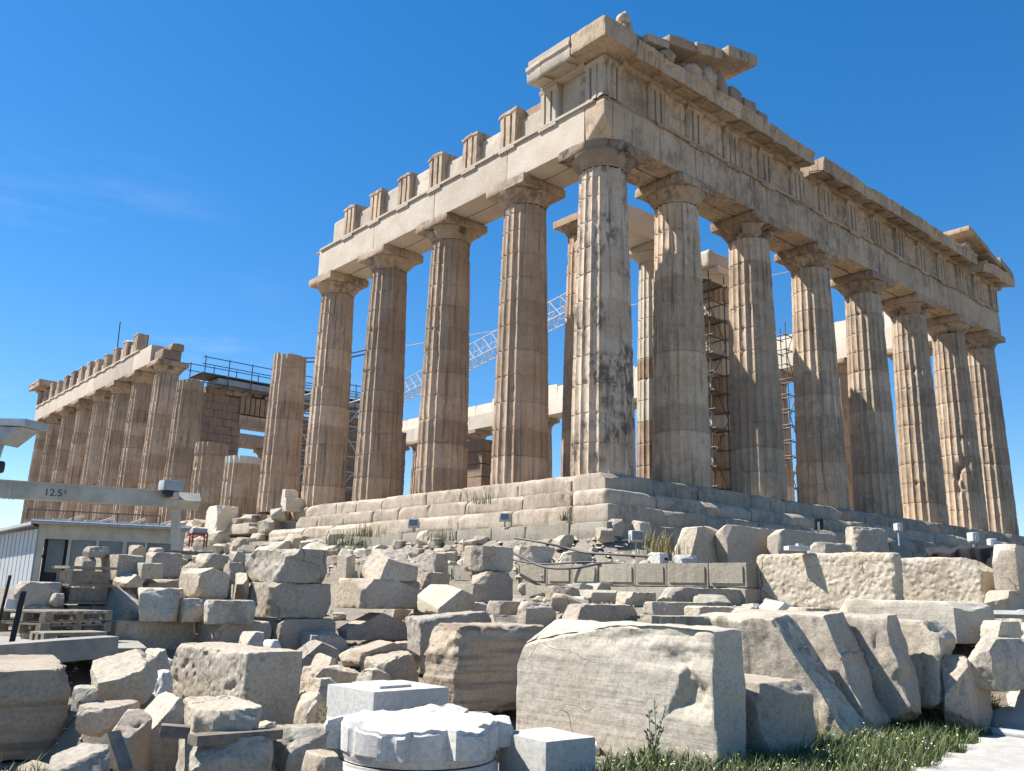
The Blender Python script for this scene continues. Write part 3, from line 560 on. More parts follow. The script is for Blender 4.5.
# platform: three steps along the two near sides, block by block
def edge_cuts(rs, ax, w, dep, hgt):                            # knocked-off outer edges and corners of one step block
    h = np.array([w, dep, hgt])/2 if ax == 0 else np.array([dep, w, hgt])/2; c = []
    for _ in range(3):
        n = np.array([rs.uniform(-.7, .7), -1, rs.uniform(.5, 1.6)]) if ax == 0 else np.array([-1, rs.uniform(-.7, .7), rs.uniform(.5, 1.6)])
        n /= np.linalg.norm(n); c.append((*n, float(np.abs(n)@h)-rs.uniform(.0, .17)**1.0))
    return c
def step_run(name, z0, z1, out, seed):
    rs = np.random.RandomState(seed); dep = 1.3; runs = [[]]
    x = -out
    while x < 30.9+out-.2:
        w = rs.uniform(1.5, 2.9); w = min(w, 30.9+out-x)
        runs[-1].append(wblock((x+w/2, -out+dep/2-rs.uniform(0, .02), (z0+z1)/2), (w-.012, dep, z1-z0-.004), .09, rs.randint(999), .02, .16 if rs.rand() < .5 else .42, .022, .9, cuts=edge_cuts(rs, 0, w, dep, z1-z0))); x += w
    runs.append([]); y = -out+dep+.01
    while y < 69.5+out-.2:
        w = rs.uniform(1.5, 2.9); w = min(w, 69.5+out-y)
        if 15.5 < y < 36 and rs.rand() < ((.5 if y > 19 else 0) if z1 > -.3 else .6):
            y += w
            if runs[-1]: runs.append([])
            continue
        runs[-1].append(wblock((-out+dep/2-rs.uniform(0, .02), y+w/2, (z0+z1)/2), (dep, w-.012, z1-z0-.004), .09 if y < 20 else .3, rs.randint(999), .02, .16 if rs.rand() < .5 else .42, .022, .9, cuts=edge_cuts(rs, 1, w, dep, z1-z0))); y += w
    for r in runs:
        if r: link(name, make_mesh(name, *join(r), MT['step']), TEMPLE)
step_run('platform_step', -.55, 0., 0., 1)
step_run('platform_step', -1.06, -.553, .70, 2)
step_run('platform_step', -1.57, -1.063, 1.40, 3)
V, F = box((15.44, 34.75, -.85), (28.4, 67.0, 1.69)); link('stylobate_floor', make_mesh('floor', V, F, MT['step']), TEMPLE)
parts = [wblock((15.44, 34.75, .34), (22.4, 60, .68), 2., 5, .01, .05)]
link('inner_floor', make_mesh('inner_floor', *join(parts), MT['step']), TEMPLE)
# foundation courses showing below the steps
def foundation():
    rs = np.random.RandomState(9); parts = []
    y = -2.1
    while y < 34:
        w = rs.uniform(1.3, 2.0)
        parts.append(wblock((-1.5, y+w/2, -1.80), (1.3, w-.02, .42), .14, rs.randint(999), .01, .12, .012))
        parts.append(wblock((-1.45, y+w/2, -2.06), (1.1, w-.02, .10), .2, rs.randint(999), .01, .03, .006)); y += w
    x = -.8
    while x < 20:
        w = rs.uniform(1.3, 2.0)
        parts.append(wblock((x+w/2, -1.5, -1.80), (w-.02, 1.3, .42), .14, rs.randint(999), .01, .14, .012)); x += w
    link('foundation_course', make_mesh('foundation_course', *join(parts), MT['poros']), TEMPLE)
foundation()
# architrave: one part per bay and side, each two slabs thick
def arch_block(ax, s0, s1, face, sgn, mat, seed, z0=ZA, z1=ZF-.1, dmg=1., res=.13, cuts=()):
    parts = []
    for k, (d0, d1) in enumerate(((0, .84), (.88, 1.77))):
        a, b = face+sgn*d0, face+sgn*d1; c, w = (a+b)/2, abs(b-a)
        cc = ((s0+s1)/2, c, (z0+z1)/2) if ax == 0 else (c, (s0+s1)/2, (z0+z1)/2)
        sz = (s1-s0-.012, w, z1-z0) if ax == 0 else (w, s1-s0-.012, z1-z0)
        parts.append(wblock(cc, sz, res if k == 0 else res*2, seed*2+k, .012, .13*dmg, .010, .9, cuts=cuts if k == 0 else ()))
    link('architrave_block', make_mesh('architrave_block', *join(parts), mat), TEMPLE)
FJ = [.14, 4.71, 9.0, 13.29, 17.58, 21.87, 26.16, 30.74]
for i in range(7): arch_block(0, FJ[i], FJ[i+1], .14, 1, MT['front'], 31+i, res=.09 if i == 0 else .13, cuts=((-1, -.75, -.75, 1.72),) if i == 0 else ())
SJ = [.99, 4.72, 9.01, 13.3, 17.98]
for i in range(4): arch_block(1, SJ[i], SJ[i+1], .14, 1, MT['flank'], 41+i, dmg=.55)
WJ = [39.9]+FL[10:16]+[69.36]
for i in range(len(WJ)-1): arch_block(1, WJ[i], WJ[i+1], .14, 1, MT['flank'], 51+i, dmg=.6, res=.3)
link('architrave_stub', make_mesh('architrave_stub', *join([wblock((.9, 38.9, ZA+.35), (1.2, 1.6, .7), .12, 3, .03, .3, .03), wblock((1.2, 38.5, ZA+.9), (.8, .9, .5), .12, 4, .05, .3, .04)]), MT['soffit']), TEMPLE)
NJ = [1.03]+FL[1:-1]+[69.36]
for i in range(len(NJ)-1): arch_block(1, NJ[i], NJ[i+1], 30.74, -1, MT['repair'], 71+i, dmg=.6, res=.4)
for i in range(7): arch_block(0, FJ[i], FJ[i+1], 69.36, -1, MT['column'], 91+i, res=.5)
# taenia and regulae
def taenia(ax, s0, s1, face, sgn, mat, seed, stops):
    s = s0; rs = np.random.RandomState(seed); runs = [[]]
    while s < s1-.05:
        w = min(rs.uniform(1., 2.2), s1-s)
        if rs.rand() < .86:
            cc = (s+w/2, face+sgn*.35, ZF-.049) if ax == 0 else (face+sgn*.35, s+w/2, ZF-.049)
            sz = (w-.004, .86, .096) if ax == 0 else (.86, w-.004, .096)
            runs[-1].append((s, s+w, wblock(cc, sz, .12, rs.randint(999), .008, .05, .006)))
        elif runs[-1]: runs.append([])
        s += w
    for r in runs:
        if not r: continue
        parts = [q[2] for q in r]
        for t in stops:
            if r[0][0] < t-.4 and t+.4 < r[-1][1] and rs.rand() < .85:
                parts.append(box((t, face-sgn*.03, ZF-.138) if ax == 0 else (face-sgn*.03, t, ZF-.138), (.84, .085, .075) if ax == 0 else (.085, .84, .075)))
                for k in range(6):
                    q = t-.35+.14*k; parts.append(box((q, face-sgn*.03, ZF-.19) if ax == 0 else (face-sgn*.03, q, ZF-.19), (.06, .06, .03)))
        link('taenia', make_mesh('taenia', *join(parts), mat), TEMPLE)
FT = [.565]+[2.72+.0]+[4.71+2.145*k for k in range(0, 11)]+[28.16]+[30.315]
FT = sorted(set([round(v, 3) for v in FT])); ST = [.565, 2.66, 4.72, 6.865, 9.01, 11.155, 13.3, 15.445, 17.5]
taenia(0, .10, 30.78, .14, 1, MT['front'], 5, FT)
taenia(1, .55, 17.85, .14, 1, MT['flank'], 6, ST)
WT = [FL[10]+2.145*k for k in range(0, 12)]+[68.95]
taenia(1, 40.2, 69.4, .14, 1, MT['flank'], 8, WT)
# frieze: triglyphs are parts, metopes are parts
def triglyph(ax, t, face, sgn, mat, seed, depth=.55, hgt=1.35, wear=.05, wide=1.):
    w = .845*wide
    prof = [(-.4225, .07), (-.36, 0), (-.20, 0), (-.185, .12), (-.115, .12), (-.10, 0), (.10, 0), (.115, .12), (.185, .12), (.20, 0), (.36, 0), (.4225, .07)]
    prof = [(a_*wide, b_) for a_, b_ in prof]
    zs = np.array([0, .25, .5, .75, 1.0, 1.14, 1.18, 1.26, 1.35])*hgt/1.35; V = []
    for zi, z in enumerate(zs):
        for u, d in prof:
            dd = d if zi <= 5 else 0.
            if zi == 8 or zi == 7: dd = -.03
            V.append((u, dd, z))
        V += [(w/2, depth, z), (-w/2, depth, z)]
    V = np.array(V); n = len(prof)+2; F = []
    for i in range(len(zs)-1):
        for k in range(n): F.append([i*n+k, i*n+(k+1) % n, (i+1)*n+(k+1) % n, (i+1)*n+k])
    F.append(list(range((len(zs)-1)*n, len(zs)*n))); F.append(list(range(n))[::-1])
    V[:, :2] += (fbm(V*2.3+seed, 2)*.018)[:, None]
    top = V[:, 2] > hgt*.9; V[top, 2] -= wear*np.abs(fbm(V[top]*np.array([3, 3, 0])+seed*1.7, 2))*1.6
    if ax == 0: W = np.stack([t+V[:, 0], face+sgn*(V[:, 1]-.02), V[:, 2]+ZF+.001], 1)
    else: W = np.stack([face+sgn*(V[:, 1]-.02), t-sgn*V[:, 0]*1, V[:, 2]+ZF+.001], 1)
    flip = (sgn < 0)
    if flip: F = [f[::-1] for f in F]
    link('triglyph', make_mesh('triglyph', W, F, mat, True, 25), TEMPLE)
def metope(ax, t0, t1, face, sgn, mat, seed, hgt=1.35, depth=.3, inset=.10, relief=.05):
    w = t1-t0
    cc = np.array([0, 0, 0.]); h = np.array([w/2-.004, depth/2, hgt/2])
    V, F = gridbox(h, .07); V = worn(V, h, .008, .06, 1.2, seed, .006)
    m = (V[:, 1] < -h[1]+.05) & (np.abs(V[:, 2]) < hgt*.42) & (np.abs(V[:, 0]) < w*.42)
    V[m, 1] -= relief*np.clip(fbm(V[m]*np.array([2.6, 0, 2.0])+seed*2.3, 4)+.05, -.05, 1)*1.6
    V = V+np.array([0, 0, hgt/2])
    if ax == 0: W = np.stack([(t0+t1)/2+V[:, 0], face+sgn*(inset+depth/2+V[:, 1]), V[:, 2]+ZF+.003], 1)
    else:
        W = np.stack([face+sgn*(inset+depth/2+V[:, 1]), (t0+t1)/2-V[:, 0], V[:, 2]+ZF+.003], 1)
    link('metope', make_mesh('metope', W, F, mat, True, 40), TEMPLE)
for i, t in enumerate(FT):
    triglyph(0, t, .14, 1, MT['front'], i+1)
    if i: metope(0, FT[i-1]+.4225, t-.4225,   .14, 1, MT['front'], i+60, relief=.16)
rs = np.random.RandomState(12)
for i, t in enumerate(ST[:-1]):
    triglyph(1, t, .14, 1, MT['flank' if i < 2 else 'front'], i+31, wide=1. if i < 2 else 1.12, depth=.55 if i < 2 else 1.0, hgt=1.35 if i < 2 else rs.uniform(1.3, 1.4), wear=.05 if i < 2 else .14)
    t1 = ST[i+1]
    metope(1, t+.43, t1-.43, .14, 1, MT['flank'], i+80, 1.35 if i == 0 else rs.uniform(.85, 1.15), inset=.2, relief=.02)
metope(1, 15.92, 17.0, .14, 1, MT['flank'], 99, 1.05, inset=.12, relief=.02)
for i, t in enumerate(WT):
    triglyph(1, t, .14, 1, MT['column'], i+131, depth=.72, hgt=rs.uniform(1.15, 1.38), wear=.18)
    if i < len(WT)-1 and rs.rand() < .75: metope(1, t+.43, WT[i+1]-.43, .14, 1, MT['flank'], i+180, rs.uniform(.5, 1.1), inset=.2, relief=.02)
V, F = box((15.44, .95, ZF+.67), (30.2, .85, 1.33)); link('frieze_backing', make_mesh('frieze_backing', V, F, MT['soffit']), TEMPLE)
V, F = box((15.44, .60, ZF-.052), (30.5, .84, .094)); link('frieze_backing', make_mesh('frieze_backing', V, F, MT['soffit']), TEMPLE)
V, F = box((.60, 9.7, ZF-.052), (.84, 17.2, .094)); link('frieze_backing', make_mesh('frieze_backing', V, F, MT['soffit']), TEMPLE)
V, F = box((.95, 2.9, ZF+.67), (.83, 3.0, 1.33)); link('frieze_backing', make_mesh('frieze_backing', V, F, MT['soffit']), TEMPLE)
parts = []
y = 2.0
while y < 68:
    w = rs.uniform(1.6, 2.6); hh = rs.uniform(1.0, 1.35) if not (14 < y < 17) else .5
    parts.append(wblock((30.2, y+w/2, ZF+hh/2), (.9, w-.02, hh), .35, rs.randint(999), .01, .12, .01)); y += w
link('frieze_backing', make_mesh('frieze_backing', *join(parts), MT['repair']), TEMPLE)
# horizontal cornice blocks with mutules
def geison(ax, s0, s1, face, sgn, mat, seed, rough=.05, name='cornice_block', reach=.70):
    prof = [(.8, 0), (0, 0), (-.05, .02), (-.08, .16), (-.56, .055), (-.60, .02), (-reach+.02, .02), (-reach, .06), (-reach, .40), (-reach-.05, .46), (-reach-.05, .58), (.8, .58)]
    nseg = max(2, int((s1-s0)/.12)); ss = np.linspace(s0, s1, nseg+1); V = []
    for s in ss:
        for u, z in prof: V.append((s, u, z))
    V = np.array(V); n = len(prof); F = []
    for i in range(nseg):
        for k in range(n): F.append([i*n+k, (i+1)*n+k, (i+1)*n+(k+1) % n, i*n+(k+1) % n])
    F.append(list(range(n))); F.append(list(range(nseg*n, (nseg+1)*n))[::-1])
    out = V[:, 1] < -.5
    V[out, 1] += np.clip(fbm(V[out]*1.1+seed*3.3, 3), -.08, 1)*rough*3
    tp = V[:, 2] > .3; V[tp, 2] += fbm(V[tp]*np.array([1.6, .4, .1])+seed, 3)*rough*1.3-rough*.5
    V[:, 0] += np.where(V[:, 0] > (s0+s1)/2, -1, 1)*0.
    parts = [(V, F)]
    k = math.floor(s0/1.0725)
    while k*1.0725+.565 < s1:
        t = k*1.0725+.565; k += 1
        a, b = max(t-.40, s0+.02), min(t+.40, s1-.02)
        if b-a < .2: continue
        B = np.array([[a, -.10, .145], [b, -.10, .145], [b, -.54, .052], [a, -.54, .052], [a, -.10, .08], [b, -.10, .08], [b, -.54, -.005], [a, -.54, -.005]])
        parts.append((B, [[4, 5, 1, 0], [5, 6, 2, 1], [6, 7, 3, 2], [7, 4, 0, 3], [7, 6, 5, 4]]))
    V, F = join(parts)
    if ax == 0: W = np.stack([V[:, 0], face+sgn*V[:, 1], V[:, 2]+ZC+.002], 1)
    else: W = np.stack([face+sgn*V[:, 1], V[:, 0], V[:, 2]+ZC+.002], 1); F = [f[::-1] for f in F]
    link(name, make_mesh(name, W, F, mat, True, 30), TEMPLE)
g = -.56
cuts_ = [.96, 2.15, 4.3, 6.45, 8.6, 10.2, 11.35]
for i in range(len(cuts_)-1): geison(0, cuts_[i]+.006, cuts_[i+1]-.006, .14, 1, MT['front'], i+3, .06)
cuts_ = [11.95, 14.1, 16.2, 18.4, 20.5, 22.6, 24.8, 26.6]
for i in range(len(cuts_)-1): geison(0, cuts_[i]+.006, cuts_[i+1]-.006, .14, 1, MT['front'], i+23, .07)
geison(0, 27.5, 31.3, .14, 1, MT['front'], 43, .10)
geison(1, .97, 2.3, .14, 1, MT['flank'], 51, .02); geison(1, 2.31, 3.0, .14, 1, MT['flank'], 52, .05)
geison(1, 66.2, 70.1, .14, 1, MT['column'], 53, .06)
# near corner block of the cornice, overhanging on both sides, with a pale sima course above the flank
pts = [wblock((.20, .20, ZC+.42), (1.5, 1.5, .70), .08, 77, .02, .10, .016), wblock((.55, .55, ZC+.14), (.8, .8, .27), .12, 78, .02, .05)]
link('corner_cornice_block', make_mesh('corner_cornice_block', *join(pts), MT['front']), TEMPLE)
link('sima_course', make_mesh('sima_course', *wblock((.04, 1.95, ZC+.68), (1.22, 1.95, .17), .12, 79, .008, .04, .004), MT['flank']), TEMPLE)
# what is left of the pediment
def slope_block(x0, x1, y0, y1, th, seed, mat, lift=0., slope=.235, base=ZC+.62, name='raking_cornice_block', r1=.14, flip=False):
    h = np.array([(x1-x0)/2, (y1-y0)/2, th/2]); V, F = gridbox(h, .1); V = worn(V, h, .015, r1, .9, seed, .016)
    s = (31.4-(V[:, 0]+(x0+x1)/2)) if flip else (V[:, 0]+(x0+x1)/2+.5)
    V[:, 2] += base+lift+th/2+slope*s; V = V+np.array([(x0+x1)/2, (y0+y1)/2, 0])
    link(name, make_mesh(name, V, F, mat), TEMPLE)
slope_block(.2, 1.5, -.25, .9, .26, 3, MT['front'], .02, .1)
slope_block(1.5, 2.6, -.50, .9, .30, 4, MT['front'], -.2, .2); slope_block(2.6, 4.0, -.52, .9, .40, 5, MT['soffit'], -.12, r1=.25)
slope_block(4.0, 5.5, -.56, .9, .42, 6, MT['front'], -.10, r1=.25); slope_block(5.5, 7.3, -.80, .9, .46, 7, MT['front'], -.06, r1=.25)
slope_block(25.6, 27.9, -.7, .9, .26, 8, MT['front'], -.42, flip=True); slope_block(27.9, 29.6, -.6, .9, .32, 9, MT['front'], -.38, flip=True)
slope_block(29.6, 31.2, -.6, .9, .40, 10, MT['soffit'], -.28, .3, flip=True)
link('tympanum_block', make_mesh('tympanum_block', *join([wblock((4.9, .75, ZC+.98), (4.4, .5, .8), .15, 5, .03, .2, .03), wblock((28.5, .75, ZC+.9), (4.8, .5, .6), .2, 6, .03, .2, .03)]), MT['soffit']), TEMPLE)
def lump(c, s, seed, mat, name='pediment_sculpture'):
    h = np.array(s)/2; V, F = gridbox(h, .08); V = worn(V, h, .48*h.min(), .49*h.min(), 1, seed, .0)
    nrm = V/np.linalg.norm(V/h, axis=1)[:, None]; V = nrm*(1+.55*fbm(nrm/h*.9+seed*3, 3)+.22*fbm(nrm/h*2.6+seed, 3))[:, None]
    link(name, make_mesh(name, V+np.array(c), F, mat, True, 60), TEMPLE)
lump((1.1, .25, ZC+1.15), (.75, .6, 1.1), 3, MT['front']); lump((1.1, .2, ZC+1.72), (.46, .44, .55), 8, MT['front']); lump((1.45, .2, ZC+.8), (.9, .6, .5), 4, MT['front'])
lump((4.9, -.15, ZC+1.0), (.8, .7, 1.1), 5, MT['front']); lump((5.8, -.1, ZC+1.1), (.7, .6, 1.2), 6, MT['soffit']); lump((4.1, -.2, ZC+.9), (.9, .6, .8), 7, MT['front'])
lump((2.6, -.35, ZC+.78), (.7, .5, .45), 12, MT['front']); lump((26.2, -.2, ZC+.95), (.6, .5, .6), 13, MT['front'])
for i, (x, w, hh) in enumerate(((6.6, .8, .85), (7.4, .8, .7), (8.2, .7, .5), (9.0, .8, .28), (9.9, .9, .16))):
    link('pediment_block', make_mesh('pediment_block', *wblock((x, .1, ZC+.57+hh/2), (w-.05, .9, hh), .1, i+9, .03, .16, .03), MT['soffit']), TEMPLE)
# porch columns behind the near front and pieces of wall
PX = [15.44+(k-2.5)*4.17 for k in range(6)]
pm = [MT['column'], MT['repair']]
def porch(x, pick, seed, H=9.4): return put_col(x, 5.75, column_mesh(H, seed, .7, .83, .64, 9.4, pm, pick), None, 3, .69, 'porch_column')
pc = capital_mesh(33, .86, MT['repair'], .5, 9.4, 10.1); pc2 = capital_mesh(34, .86, MT['column'], .5, 9.4, 10.1)
a = porch(PX[0], [0], 61); link('capital', pc2, a, (0, 0, 0), (0, 0, -math.radians(54)))
a = porch(PX[1], [0, 0, 0, 1, 1, 0, 1, 1, 1, 1, 1, 1], 62); link('capital', pc, a, (0, 0, 0), (0, 0, -math.radians(54)))
a = porch(PX[2], [0, 0, 0, 1, 0, 0, 1, 1, 0, 1, 0, 0], 63); link('capital', pc, a, (0, 0, 0), (0, 0, -math.radians(54)))
porch(PX[3], [1, 0, 0, 1], 64, 1.9)
link('porch_architrave', make_mesh('porch_architrave', *join([wblock((PX[0]+2.65, 5.75, 11.38), (4.6, 1.4, 1.15), .15, 3, .03, .25, .02), wblock((PX[1]+1.6, 5.75, 11.3), (1.3, 1.3, 1.0), .15, 4, .05, .3, .03)]), MT['repair']), TEMPLE)
link('porch_architrave', make_mesh('porch_architrave', *wblock((PX[2]-.4, 5.75, 11.2), (1.5, 1.2, .8), .12, 7, .08, .35, .04), MT['repair']), TEMPLE)
def wall_run(ax, s0, s1, c, zt, seed, mat, z0=.69, th=1.2, course=.52, jag=.6, name='cella_wall'):
    rs = np.random.RandomState(seed); parts = []; z = z0; r = 0
    while z < zt:
        s = s0+(r % 2)*-.6
        while s < s1:
            w = rs.uniform(1.1, 1.5); a, b = max(s, s0), min(s+w, s1)
            if b-a > .15 and z < zt-jag*rs.rand()*(1+math.sin(s*1.3)):
                cc = ((a+b)/2, c+rs.uniform(-.015, .015), z+course/2) if ax == 0 else (c+rs.uniform(-.015, .015), (a+b)/2, z+course/2)
                parts.append(wblock(cc, (b-a-.012, th, course-.008) if ax == 0 else (th, b-a-.012, course-.008), .3, rs.randint(999), .01, .08, .01))
            s += w
        z += course; r += 1
    link(name, make_mesh(name, *join(parts), mat), TEMPLE)
wall_run(0, 4.4, 8.2, 11.5, 2.6, 3, MT['wall'], jag=.3)
wall_run(1, 28.0, 66, 26.4, 3.6, 4, MT['wall'], jag=1.)
wall_run(0, 4.4, 10.7, 50, 11.3, 5, MT['wall'], jag=.5, course=.62); wall_run(0, 15.0, 26.5, 50, 10.9, 6, MT['wall'], jag=.5, course=.62)
link('door_lintel', make_mesh('door_lintel', *join([wblock((12.9, 49.9, 9.4), (4.9, 1.3, .95), .3, 3, .02, .1, .02)]), MT['column']), TEMPLE)
parts = [wblock((10.6+.42*k, 49.9, 10.65), (.36, 1.5, 1.4), .3, k, .02, .06, .02) for k in range(12)]+[wblock((13, 50.3, 10.6), (6, 1.1, 1.35), .5, 88, .02, .1, .02)]
link('ceiling_beam_row', make_mesh('ceiling_beam_row', *join(parts), MT['soffit']), TEMPLE)
rs = np.random.RandomState(77)
parts = [wblock((8+11*rs.rand(), 50+rs.uniform(-.5, .5), 11.5+rs.rand()*.3), (rs.uniform(.8, 2), 1.2, rs.uniform(.3, .7)), .2, k, .05, .2, .05) for k in range(16)]
link('wall_top_rubble', make_mesh('wall_top_rubble', *join(parts), MT['warm']), TEMPLE)
# ------------------------------------------------------------ fallen stones
def spot(px, py, D):                                          # a point at horizontal distance D metres from the eye
    d = fw+rt*((px-512)/FPX)-up*((py-385.5)/FPX)
    return EYE+d*(D/math.hypot(d.x, d.y))
def facet(h, seed, n, lo, hi):
    rs = np.random.RandomState(seed); c = []
    for _ in range(n):
        v = rs.normal(size=3); v[2] = v[2]*.8+.35
        v = np.sign(v)*np.abs(v)**.8; v /= np.linalg.norm(v)
        c.append((v[0], v[1], v[2], float(np.abs(v)@h)*rs.uniform(lo, hi)))
    return c
def chipped(V, P0, h, seed, k):
    a = np.sort(np.abs(P0)/h, axis=1); e = np.clip((np.maximum(a[:, 1], 0)-.70)/.30, 0, 1)
    d = np.clip(fbm(V*2.6/max(h.max(), .35)+seed*2.9, 4)+.02, 0, 1)*e*k*h.min()*2
    return V-V/(np.linalg.norm(V, axis=1)[:, None]+1e-6)*d[:, None]
def stone_mesh(shape, lx, ly, hh, mat, seed):
    h = np.array([lx, ly, hh])/2; mn, mx = h.min(), h.max(); rs = np.random.RandomState(seed+100)
    res = max(.022, mx*2/46)
    if shape in ('pitted', 'pitlong', 'pitwedge', 'bigblock', 'layblock'): res = max(.02, mx*2/(95 if shape != 'bigblock' else 140))
    V, F = gridbox(h, res, 150)
    up_ = lambda a, b, c, k: (a, b, c, k)
    kw = dict(r0=.004, r1=min(.06, .3*mn), freq=1.6/max(mx, .3), seed=seed, amp=.022*mn+.004, f2=2.2/max(mn, .12), oct=5)
    cuts = facet(h, seed, 11, .80, .95)
    if shape in ('block', 'pitblock', 'fluted'): pass
    if shape == 'rockblock':
        cuts += [(-1, -.3, .4, h[0]*.82), (-.8, .5, .5, h[0]*.8), (.2, -.5, 1, h[2]*.95)]; kw.update(r1=.1*mn, amp=.05*mn+.006)
    if shape in ('rock', 'leanrock', 'shard'):
        cuts = facet(h, seed, 14, .60, .86); kw.update(r1=.06*mn, amp=.06*mn+.006)
    if shape == 'boulder':
        cuts = facet(h, seed, 5, .72, .88); kw.update(r0=.3*mn, r1=.98*mn, amp=.10*mn)
    if shape == 'gable': cuts += [(-.42, 0, 1, h[2]*.80), (.34, 0, 1, h[2]*.72)]
    if shape == 'wedge': cuts += [(-1.0, -.2, 1.0*lx/hh*.9, (lx/hh*.9*h[2])*.52), (.4, -.1, 1, h[2]*.95)]
    if shape == 'taper': cuts += [(.30, .05, 1, h[2]*.78)]
    if shape in ('slab', 'slabrock'): kw.update(r1=.3*mn, amp=(.06 if shape == 'slab' else .12)*mn+.006)
    if shape == 'slabrock': cuts = facet(h, seed, 12, .72, .9)
    if shape == 'roundtop': cuts += [(-1, 0, .9, h[0]*1.05), (1, 0, .8, h[0]*.95), (-.5, 0, 1, h[2]*1.0), (.35, 0, 1, h[2]*.96)]
    if shape == 'pitlong': kw.update(r0=.07, r1=.20, amp=.025); cuts = [(0, 1, .8, h[1]*.98)]
    if shape == 'pitwedge': kw.update(r0=.04, r1=.14, amp=.02); cuts = [(0, -.62, 1, h[2]*1.22)]
    if shape == 'pitted': kw.update(r0=.015, r1=.07, amp=.012); cuts = [(-.9, 1, .5, h[1]*.98)]
    if shape == 'layblock': kw.update(r0=.03, r1=.22, amp=.03); cuts = [(-1, .2, .5, h[0]*1.02), (-1, -.6, -.2, h[0]*1.12)]
    if shape == 'bigblock':
        kw.update(r0=.025, r1=.10, amp=.010)
        cuts = [(-.2, 1, .35, h[1]*.985), (-.5, .2, 1, h[2]*1.0)]
    P0 = V.copy(); V = worn(V, h, cuts=cuts, **kw)
    nx = np.abs(P0[:, 0]) > h[0]-1e-6; ny = np.abs(P0[:, 1]) > h[1]-1e-6; so = seed*1.37
    if shape in ('pitted', 'pitlong', 'pitwedge', 'pitblock'):
        f = 9. if shape == 'pitted' else 10.
        q = perlin(V*np.array([f, f, f*.75])+so)+.35*perlin(V*f*2.1+so)
        patch_ = np.clip(.55+1.3*fbm(V*1.6+so+40, 2), .12, 1); d = np.clip(q-(.12 if shape == 'pitted' else .30), 0, .35)/.35*(.04 if shape == 'pitted' else .02)*patch_+(0 if shape == 'pitted' else 1)*(.03*fbm(V*2.6+so, 4)+.010*fbm(V*12+so, 3))
        if shape == 'pitblock': d = d*.5
        inw = np.stack([np.where(nx, np.sign(P0[:, 0]), 0), np.where(ny, np.sign(P0[:, 1]), 0), np.where((P0[:, 2] > h[2]-1e-6) & (shape != 'pitted'), .8, 0)], 1)
        V = V-inw*d[:, None]
    if shape in ('layblock',) or mat == 'band':
        s = fbm(np.stack([V[:, 0]*.7, V[:, 1]*.7, V[:, 2]*9+.5*fbm(V*1.2+so, 2)], 1)+so, 3)*.035*min(1, mx)
        V = V+np.stack([np.where(nx, np.sign(P0[:, 0]), 0), np.where(ny, np.sign(P0[:, 1]), 0), V[:, 2]*0], 1)*s[:, None]
        if shape == 'layblock':
            e = P0[:, 0] < -h[0]+.45; V[e, 0] += (fbm(V[e]*2.2+so, 4)*.10)
    if shape == 'fluted':
        m = ny & (P0[:, 1] < 0) & (P0[:, 0] > -h[0]*.35)
        V[m, 1] += .035*np.abs(np.sin(V[m, 0]*math.pi/.21))
        e = P0[:, 0] < -h[0]*.4; V[e] += (np.stack([fbm(V[e]*2.6+so, 4)*.10, fbm(V[e]*2.3+so+9, 3)*.05, np.where(V[e][:, 2] > 0, -np.abs(fbm(V[e]*2.1+so+4, 3))*.16, 0)], 1))
    if shape == 'bigblock':
        y, z = V[:, 1], V[:, 2]; left = nx & (P0[:, 0] < 0)
        L, H = ly/2, hh/2
        top = np.clip((z-H*.42+.10*fbm(V*1.7+5, 3))/.2, 0, 1); V[:, 0] += np.where(left, top*(.035+.05*fbm(V*np.array([3., 3., 5.])+2, 4)), 0)
        q1 = fbm(V*4.5+3, 4); nk = np.minimum(np.minimum(y+L*.98, -(y+L*.66)-.55*(z-H*.1)), np.minimum(H*.36-z+.5*(y+L*.86), z+H*.28))+.07*q1
        V[:, 0] += np.where(left, np.clip(nk*6, 0, 1)*(.085+.05*q1), 0)
        nk = np.minimum(.16-np.abs(y+L*.70), .11-np.abs(z-H*.50-.3*(y+L*.7)))+.06*q1; V[:, 0] += np.where(left, np.clip(nk*6, 0, 1)*.05, 0)
        e = P0[:, 1] < -h[1]+.02; V[e, 1] += .05*fbm(V[e]*2.2+1, 4)
        t2 = P0[:, 2] > h[2]-.01; V[t2, 2] += .045*fbm(V[t2]*1.9+7, 4)
    V = V+(V/(np.linalg.norm(V/h, axis=1)[:, None]*h.max()+1e-6))*(fbm(V*11+so, 2)*.007)[:, None]
    V = chipped(V, P0, h, seed, .16 if shape not in ('pitlong', 'pitwedge', 'bigblock') else .07)
    V[:, 2] += hh/2
    return make_mesh('stone', V, F, MT[mat], True, 28)
NAMES = dict(block='stone_block', rockblock='broken_block', gable='gabled_block', taper='tapered_block', pitted='pitted_block', pitlong='pitted_block', pitwedge='pitted_block', pitblock='pitted_block', fluted='fluted_block', bigblock='large_block', layblock='layered_block', slab='stone_slab', slabrock='flat_stone', roundtop='round_topped_slab', rock='rock', leanrock='rock', boulder='boulder', wedge='stone_wedge', shard='marble_shard')
GROUP = dict(block='fallen marble blocks', rock='loose rocks among the blocks')
FOOT = []
